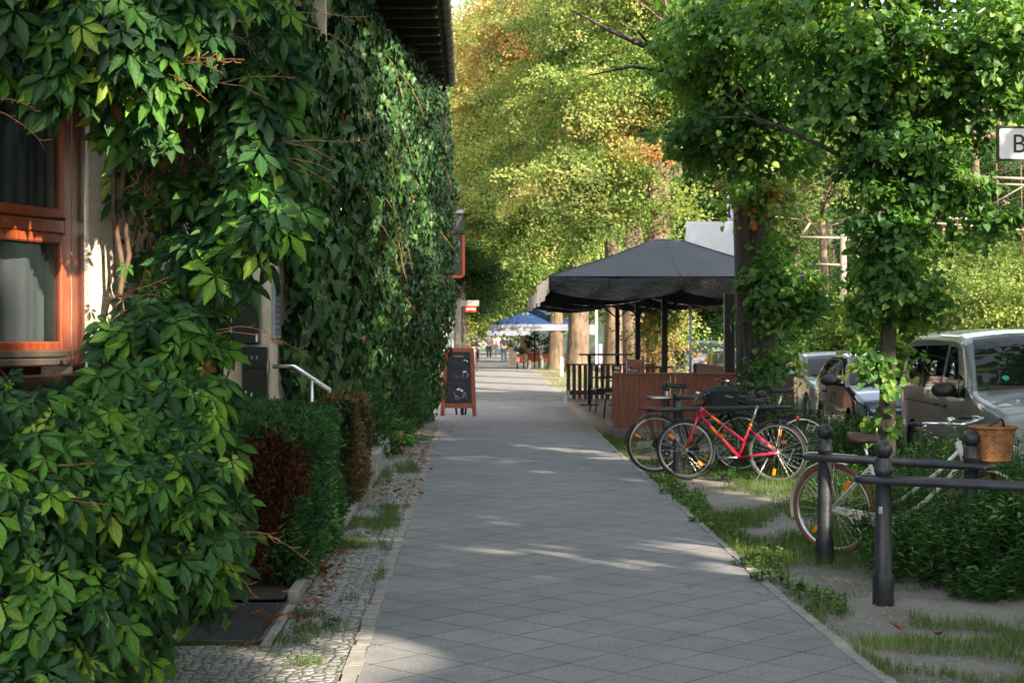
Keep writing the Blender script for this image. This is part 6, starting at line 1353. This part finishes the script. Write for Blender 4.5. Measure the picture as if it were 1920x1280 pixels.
for i, (px, py, d, rx, rz, m_, tn) in enumerate(bl_):
    p = at(px, py, d); zg = hz(p.x, d) if p.x > 15.7 else -.13; h = max(.6, p.z + rz - zg)
    where = ['low on the bank left of the van roof', 'in the middle of the bank above the dark car', 'right behind the van roof', 'upper right on the bank above the van', 'dark, at the foot of the bank next to the tram pole', 'low by the track wall', 'dark, beside the road behind the thick trunk', 'dark, under the far roadside trees', 'sunlit, high on the bank right of the slim linden', 'dark, behind the slim linden', 'sunlit, just above the van windscreen', 'sunlit, at the right edge above the van', 'tiny, before the track wall', 'sunlit, right of the tram pole foot', 'sunlit, between slim linden and van', 'sunlit, near the crooked trunk', 'half shaded, at the right edge high on the bank'][i]
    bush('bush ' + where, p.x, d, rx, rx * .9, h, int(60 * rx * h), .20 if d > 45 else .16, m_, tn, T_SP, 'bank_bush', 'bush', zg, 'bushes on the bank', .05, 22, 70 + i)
for i in range(14):                                # a wood-like closing row, each a bush of its own
    px = 1240 + i * 55; d = 125 + (i % 3) * 8; p = at(px, 600, d); zg = hz(p.x, d) if p.x > 15.7 else 0
    bush('tall dark bush of the far wood edge, number %d from the left counted along the edge' % (i + 1) if False else 'tall dark bush of the far wood edge behind the tracks', p.x, d, 3.2, 2, 7, 120, .45, 'wood', .25, T_SP, 'bank_bush', 'bush', zg, 'far wood edge bushes', .0, 22, 90 + i)
# shade trees: row of lindens continued unseen, with more added only to cast shade
sh = [(5.4, 9.0, 4.4), (6.2, 1.5, 4.0), (5.6, -6, 4.6), (6.5, -13, 4.6), (9.5, -21, 5.0), (13, -9, 4.8), (12, -30, 5.0), (3.0, -24, 4.6), (17, -18, 5), (19, -33, 5.4), (11.5, 3, 3.8), (10.8, 17.5, 3.4), (11.8, 27, 3.2), (15.5, 7, 4.2)]
for i, (x, y, r_) in enumerate(sh):
    lb = 'linden added to cast shade, standing unseen next to or behind the camera'
    o = tree(lb, (x, y, 0), .33, 6.0, [(x, y, 8.6, r_, r_, 3.2, 230, .4), (x + .5, y - 1, 6.2, r_ * .8, r_ * .8, 1.6, 120, .4), (x - 1, y + 1, 11, r_ * .7, r_ * .7, 2, 90, .45)], .46, 'linden', 'bark', (0, 0), 12, .9, T_RH, 'unseen shade lindens', 120 + i, .0, 0, 5, 'linden_tree', 3.5)

# ================================================================== TRAM POLE, BEAMS AND WIRES
p = at(1581, 640, 63); zg = max(0, hz(p.x, 63) if p.x > 15.7 else -.13)
o = empty('tram_pole', (p.x, 63, -.15), 0, 'concrete tram pole with two short side arms left of the slim linden', 'pole'); zT = zpx(443, 63) + .15
mb = MB(); mb.tube([(0, 0, 0), (0, 0, zT + .1)], [.17, .13], 10); mb.build('shaft', M['concrete'], o)
mb = MB()
for py, l in ((445, 1.75), (496, 1.1)): z_ = zpx(py, 63) + .15; mb.tube([(0, 0, z_), (-l, 0, z_ + .03)], .05, 6)
z_ = zpx(445, 63) + .15; mb.tube([(-1.7, 0, z_ + .1), (-1.35, 0, z_ + .6)], .05, 6); mb.build('arm', M['wire'], o)
mb = MB(); mb.box(-.42, -.17, -.05, .0, zpx(607, 63) + .15, zpx(592, 63) + .15 + .1); mb.build('number_tag', M['whiteplate'], o)
def beam(label, d, pxa, pya, pxb, pyb, r_, hangs, sep=12):
    a, c = at(pxa, pya, d), at(pxb, pyb, d); o = empty('catenary_beam', (c.x, d, -.2), 0, label, 'catenary beam', 'tram catenary beams')
    A = Vector((a.x - c.x, 0, a.z + .2)); C_ = Vector((0, 0, c.z + .2)); dz = Vector((0, 0, -sep * d / F))
    mb = MB(); mb.tube([A, C_], r_, 6); mb.tube([A + dz, C_ + dz], r_ * .8, 6); mb.build('pipe', M['wire'], o)
    mb = MB()
    for k, l in hangs: q = A.lerp(C_, k); mb.tube([q + Vector((0, 0, .35)), q + Vector((.04, 0, -l))], .014, 5)
    mb.build('hanger', mat('rusty_hanger', (.16, .07, .045), .8), o)
    mb = MB(); mb.tube([A + dz + Vector((.3, 0, -.5)), A.lerp(C_, .55) + dz], .018, 5); mb.tube([C_ + Vector((0, 0, .5)), Vector((0, 0, 0))], .13, 8); mb.build('pole_and_brace', M['concrete'], o)
beam('long double tram catenary beam behind the slim linden', 45, 1636, 398, 1985, 424, .045, ((.08, .5), (.45, .6), (.78, .55), (.8, .9)))
beam('upper short catenary beam near the street name sign', 38, 1838, 332, 1990, 338, .04, ((.2, 1.1), (.5, 1.4)))
mb = MB()
for (xa, za, xb, zb) in ((12.0, 5.35, 12.2, 5.3), (14.4, 5.3, 14.6, 5.3)): mb.tube([(xa, -20, za), (xb, 300, zb)], .009, 4); mb.tube([(xa, -20, za + .9), (xb, 300, zb + .9)], .007, 4)
for px0, py0, px1, py1, d in ((1440, 405, 1505, 412, 64), (1440, 530, 1540, 505, 64), (1590, 450, 1720, 430, 60)): mb.tube([at(px0, py0, d), at(px1, py1, d + 2)], .025, 4)
tag(mb.build('tram_wires', M['wire']), 'thin tram wires strung along the tracks through the trees', 'wires')

# ================================================================== WEEDS, GRASS, LITTER
def redge(y): return np.interp(y, [q[1] for q in RE], [q[0] for q in RE])
def weed_mass(label, blobs, name='weeds', size=.05, per=16, m='weed', T=T_LANCE, stems=True, seed=1, kind=None, cat='plant'):
    x0, y0 = blobs[0][0], blobs[0][1]; o = empty(name, (x0, y0, 0), 0, label, cat); Pl, Yl, Nl, Tl = [], [], [], []; mb = MB(); r_ = np.random.default_rng(seed)
    for (x, y, rx, ry, h, n, tn) in blobs:
        a = r_.uniform(0, 6.283, n); q = r_.uniform(0, 1, n) ** .5; bx, by = x + rx * q * np.cos(a), y + ry * q * np.sin(a); hh_ = h * (1 - .55 * q ** 2) * r_.uniform(.65, 1.12, n)
        lean_ = r_.normal(size=(n, 2)) * .12 + np.stack([np.cos(a) * q, np.sin(a) * q], 1) * .22
        for j in range(per):
            f = (j + .5) / per; f = f ** .8; P = np.stack([bx + lean_[:, 0] * f * hh_, by + lean_[:, 1] * f * hh_, hh_ * f], 1)
            an = r_.uniform(0, 6.283, n); Y = np.stack([np.cos(an), np.sin(an), r_.uniform(-.25, .55, n)], 1); Nv = np.stack([np.cos(an) * -.3, np.sin(an) * -.3, np.ones(n)], 1) + r_.normal(size=(n, 3)) * .3
            Pl.append(P); Yl.append(Y); Nl.append(Nv); Tl.append(tn + r_.normal(size=n) * .15 + f * .12)
        for i in range(0, n, 2): mb.tube([(bx[i] - x0, by[i] - y0, 0), (bx[i] + lean_[i, 0] * hh_[i] * .5 - x0, by[i] + lean_[i, 1] * hh_[i] * .5 - y0, hh_[i] * .5), (bx[i] + lean_[i, 0] * hh_[i] - x0, by[i] + lean_[i, 1] * hh_[i] - y0, hh_[i])], .003, 4, caps=False)
    P = np.concatenate(Pl); P[:, :2] -= [x0, y0]; n = len(P)
    f = leaves('foliage', P, np.concatenate(Yl), np.concatenate(Nl), size * r_.uniform(.5, 1.3, n), T, M[m], np.concatenate(Tl), o); st_ = mb.build('stem', M['weed'] if m == 'weed' else M['stem'], o)
    return o
weed_mass('big dark green nettle clump under the railings at the lower right', [(3.55, 10.35, .6, .45, .78, 230, .42), (4.1, 10.1, .5, .5, .74, 200, .42), (3.15, 10.75, .42, .32, .52, 120, .5), (4.1, 11.2, .6, .5, .9, 210, .35), (3.3, 11.4, .45, .25, .80, 130, .5), (3.75, 10.85, .3, .2, .85, 80, .45), (4.7, 10.6, .5, .6, .8, 160, .35), (3.35, 9.85, .3, .2, .25, 60, .4)], size=.062, per=18)
weed_mass('paler feathery weeds between the white bicycle and the van', [(4.2, 12.8, .7, .6, .80, 210, .55), (4.6, 14.2, .8, .8, .82, 240, .7), (3.7, 14.6, .6, .6, .42, 120, .75), (5.0, 12.2, .5, .6, .85, 120, .5), (5.1, 15.8, .4, .8, .6, 120, .7)], size=.05, per=16, seed=2)
weed_mass('bushy light green weeds behind the red bicycle at the foot of the thick trunk', [(4.35, 20.6, .8, .7, 1.0, 240, .55), (3.8, 19.6, .55, .4, .62, 110, .45), (4.95, 20.0, .4, .6, .75, 110, .6), (4.0, 22.2, .6, .5, 1.15, 120, .5)], size=.062, per=18, seed=3)
weed_mass('low weeds along the far side of the bicycle stands', [(3.1, 19.6, .6, .3, .3, 90, .45), (3.1, 17.9, .35, .25, .16, 60, .45), (4.3, 17.6, .5, .6, .45, 90, .6)], size=.045, per=10, seed=4)
r2 = random.Random(12)
weed_mass('low broad-leaved weeds growing along the right edge of the walk', [(float(redge(yy)) + .08 + r2.uniform(0, .22), yy, r2.uniform(.07, .16), r2.uniform(.15, .3), r2.uniform(.07, .14), r2.randint(9, 22), .75) for yy in [9.3 + i * .33 for i in range(28)]], size=.034, per=5, seed=8, T=T_HEART)
weed_mass('tall grass-like weeds by the kerb in front of the van', [(5.3, 9.5, .4, 1.2, .8, 180, .45), (5.2, 17.8, .3, .7, .6, 120, .7), (5.2, 19.8, .3, .8, .6, 100, .6), (5.1, 14.6, .3, .7, .7, 110, .7), (3.9, 16.4, .5, .4, .3, 90, .6)], size=.055, per=14, seed=5)
def grass(name, n, fn, hgt, m='grass', tn=.35, seed=1, lab=None):
    r_ = np.random.default_rng(seed); P = fn(r_, n); n = len(P); an = r_.uniform(0, 6.283, n); P = P[np.ones(n, bool)]
    Y = np.stack([np.cos(an) * .45, np.sin(an) * .45, np.ones(n) * .9], 1) + r_.normal(size=(n, 3)) * .22; Nv = np.stack([np.cos(an), np.sin(an), np.zeros(n)], 1) * -1 + r_.normal(size=(n, 3)) * .2 + [0, 0, .3]
    hh_ = hgt(P) * r_.uniform(.5, 1.25, n) if callable(hgt) else hgt * r_.uniform(.5, 1.25, n)
    o = leaves(name, P, Y, Nv, hh_, T_BLADE, M[m], tn + r_.normal(size=n) * .22 + vnoise(P, 1.5, 7) * .15); return tag(o, lab, 'grass', kind='stuff')
def g_verge(r_, n):
    y = 6 + 20 * r_.uniform(size=n) ** 1.5; x = redge(y) + .05 + 3.5 * r_.uniform(size=n); P = np.stack([x, y, np.zeros(n)], 1); dd = vnoise(P, 1.7, 31) + .5 * vnoise(P, 5, 32)
    dx = x - redge(y); thr = .08 - .85 * np.exp(-dx / .16) - .5 * (y > 11.4) * (dx > .9) - .9 * np.exp(-((x - 3.0) / .6) ** 2 - ((y - 11.5) / .7) ** 2) + .9 * ((y < 9.9) & (dx > .75)) + .35 * ((dx > .3) & (dx < 1.2) & (y > 12.7) & (y < 17)); k = dd > thr; return P[k]
grass('verge_grass', 190000, g_verge, lambda P: .022 + .035 * np.clip(vnoise(P, 2, 33) + .4, 0, 1) + .04 * (P[:, 1] > 11), seed=1, lab='patchy green grass on the sandy verge along the right edge of the walk')
def g_near(r_, n):
    x = 2.0 + 3.4 * r_.uniform(size=n); y = r_.uniform(7.2, 9.6, n); P = np.stack([x, y, np.zeros(n)], 1); dd = vnoise(P, 2.6, 41) + .4 * vnoise(P, 6, 42); dx = x - redge(y); k = (dd > .15 - .5 * np.exp(-dx / .2)) & ~((y > 8.95) & (dx > .7) & (dd < .9)) ; return P[k]
grass('verge_grass', 42000, g_near, .06, seed=2, tn=.45, lab='taller tufts of grass at the lower right corner of the verge')
def g_cob(r_, n):
    x = r_.uniform(-1.08, -.58, n); y = 6.8 + 22 * r_.uniform(size=n) ** 1.4; P = np.stack([x, y, np.zeros(n)], 1); c_ = np.array([(-.95, 8.55, .24, .28), (-.88, 8.85, .28, .28), (-.98, 9.3, .15, .2), (-.75, 9.9, .1, .15), (-.85, 12.3, .3, .3), (-.7, 12.1, .15, .25), (-.75, 13.5, .2, .35), (-.78, 14.3, .2, .3), (-.95, 15.2, .2, .3), (-.75, 16.6, .25, .5), (-.8, 17.8, .25, .4), (-.75, 19.5, .3, .6), (-.8, 22, .3, .8), (-.8, 25.5, .3, 1.5), (-1.05, 14.2, .08, .3), (-.62, 10.8, .06, .4), (-.85, 7.9, .12, .12), (-1.25, 8.3, .15, .1)])
    c_ = np.array([q for q in c_.tolist() if q[1] < 13 or q[0] < -1.0])
    w_ = np.max(np.exp(-((x[:, None] - c_[:, 0]) / c_[:, 2]) ** 2 - ((y[:, None] - c_[:, 1]) / c_[:, 3]) ** 2), 1) * .8 + np.where(y > 11.5, 1.1 * vnoise(P * [1.6, .45, 1], 3.2, 53) + .16, 0) + .38 * vnoise(P, 7, 51) + .12 * vnoise(P, 20, 52); k = w_ > r_.uniform(.35, 1.0, n); return P[k]
grass('joint_grass', 90000, g_cob, .048, seed=3, tn=.35, lab='grass growing in the joints of the mosaic paving on the left')
def g_apr(r_, n):
    x = r_.uniform(-1.6, -1.1, n); y = r_.uniform(8.30, 8.47, n); return np.stack([x, y, np.zeros(n)], 1)[vnoise(np.stack([x, y, y * 0], 1), 8, 3) > .1]
grass('joint_grass', 2600, g_apr, .03, seed=5, tn=.3, lab='thin line of grass in front of the foot grate')
def g_far(r_, n):
    y = r_.uniform(38, 120, n); x = redge(y) + .2 + r_.uniform(size=n) * 2.6; P = np.stack([x, y, np.zeros(n)], 1); return P[(vnoise(P, .5, 61) > -.2) & ~((y > 40) & (y < 43.6))]
grass('verge_grass', 26000, g_far, .12, seed=4, tn=.8, lab='sunlit dry grass around the far linden trunks')
def g_bank(r_, n):
    y = 25 + 90 * r_.uniform(size=n) ** 1.3; x = 15.9 + 22 * r_.uniform(size=n); z = np.array([hz(a, b_) for a, b_ in zip(x, y)]); return np.stack([x, y, z], 1)
grass('bank_grass', 30000, g_bank, .55, seed=6, tn=.8, lab='tall pale grass covering the bank beyond the tram tracks')
r_ = np.random.default_rng(5); n = 9000; y = 7.2 + 12 * r_.uniform(size=n) ** 1.6; x = redge(y) + .06 + 3.2 * r_.uniform(size=n) ** 1.2; TET = (np.array([(-.5, -.4, 0), (.5, -.35, 0), (.05, .5, 0), (0, 0, .45)]), [[0, 1, 3], [1, 2, 3], [2, 0, 3]])
P = np.stack([x, y, np.full(n, -.010)], 1); an = r_.uniform(0, 6.28, n)
gm = mat('gravel_stone', (.26, .25, .235), .9, var=.5, vs=30, bmp=.2); tag(leaves('gravel', P, np.stack([np.cos(an), np.sin(an), an * 0], 1), np.stack([an * 0, an * 0, an * 0 + 1], 1), r_.uniform(.008, .024, n), TET, gm, an / 7), 'loose small stones on the bare verge', 'gravel', kind='stuff')
# litter of small dry bits, and single fallen leaves
n = 2600; r_ = np.random.default_rng(77)
y = np.concatenate([r_.uniform(15, 31, 1500), r_.uniform(9, 14, 300), r_.uniform(42, 66, 500), r_.uniform(18, 24, 300)]); x = np.concatenate([r_.uniform(-1.05, -.55, 1500), r_.uniform(-1.06, -.9, 300), r_.uniform(2.6, 4.6, 500), r_.uniform(2.1, 2.6, 300)])
P = np.stack([x, y, np.full(n, .008)], 1); k = vnoise(P, .9, 5) > -.1; n2 = k.sum()
tag(leaves('leaf_litter', P[k], unit(r_.normal(size=(n2, 3)) * [1, 1, .15]), r_.normal(size=(n2, 3)) * .3 + [0, 0, 1], .035 * r_.uniform(.5, 1.6, n2), T_RH, M['dryleaf'], r_.uniform(0, 1, n2)), 'scattered crumbs of dry leaves along the walk', 'leaf litter', kind='stuff')
lv = T_half([(.30, .02), (.42, .25), (.22, .40), (.40, .62), (.15, .78)], .5, -.25, .35)
spots = [(at(a, b_, CAMH * F / (b_ - 630)).x, CAMH * F / (b_ - 630)) for a, b_ in ((497, 1172), (405, 1138), (438, 1155), (470, 1160), (395, 1172), (560, 1163), (600, 1074), (612, 1072), (628, 1168), (458, 1215), (548, 1160), (655, 988), (635, 985), (630, 1018), (790, 928), (738, 925), (705, 927), (650, 1035), (745, 875), (796, 872), (808, 882), (770, 856), (540, 1118), (730, 908), (470, 1128), (425, 1180), (690, 1003), (1150, 850), (1165, 858), (640, 1130), (842, 812), (1580, 905), (1300, 790 + 120), (1120, 812), (1690, 1190), (1760, 1200))]
for i, (x, y) in enumerate(spots):
    s_ = rng.uniform(.05, .10) if i not in (0, 6, 7) else .13
    o = leaves('fallen_leaf', np.zeros((1, 3)), np.array([[math.cos(i * 2.1), math.sin(i * 2.1), .15]]), np.array([[.2 * math.sin(i), .2 * math.cos(i * 3), 1.]]), [s_], lv, M['dryleaf'], np.array([rng.uniform(.2, 1)]))
    o.location = (x, y, .022 if 8.5 < y < 9.7 and x < -1.1 else .012); tag(o, 'curled brown fallen leaf lying on the ground beside or on the walk', 'fallen leaf', 'fallen leaves')
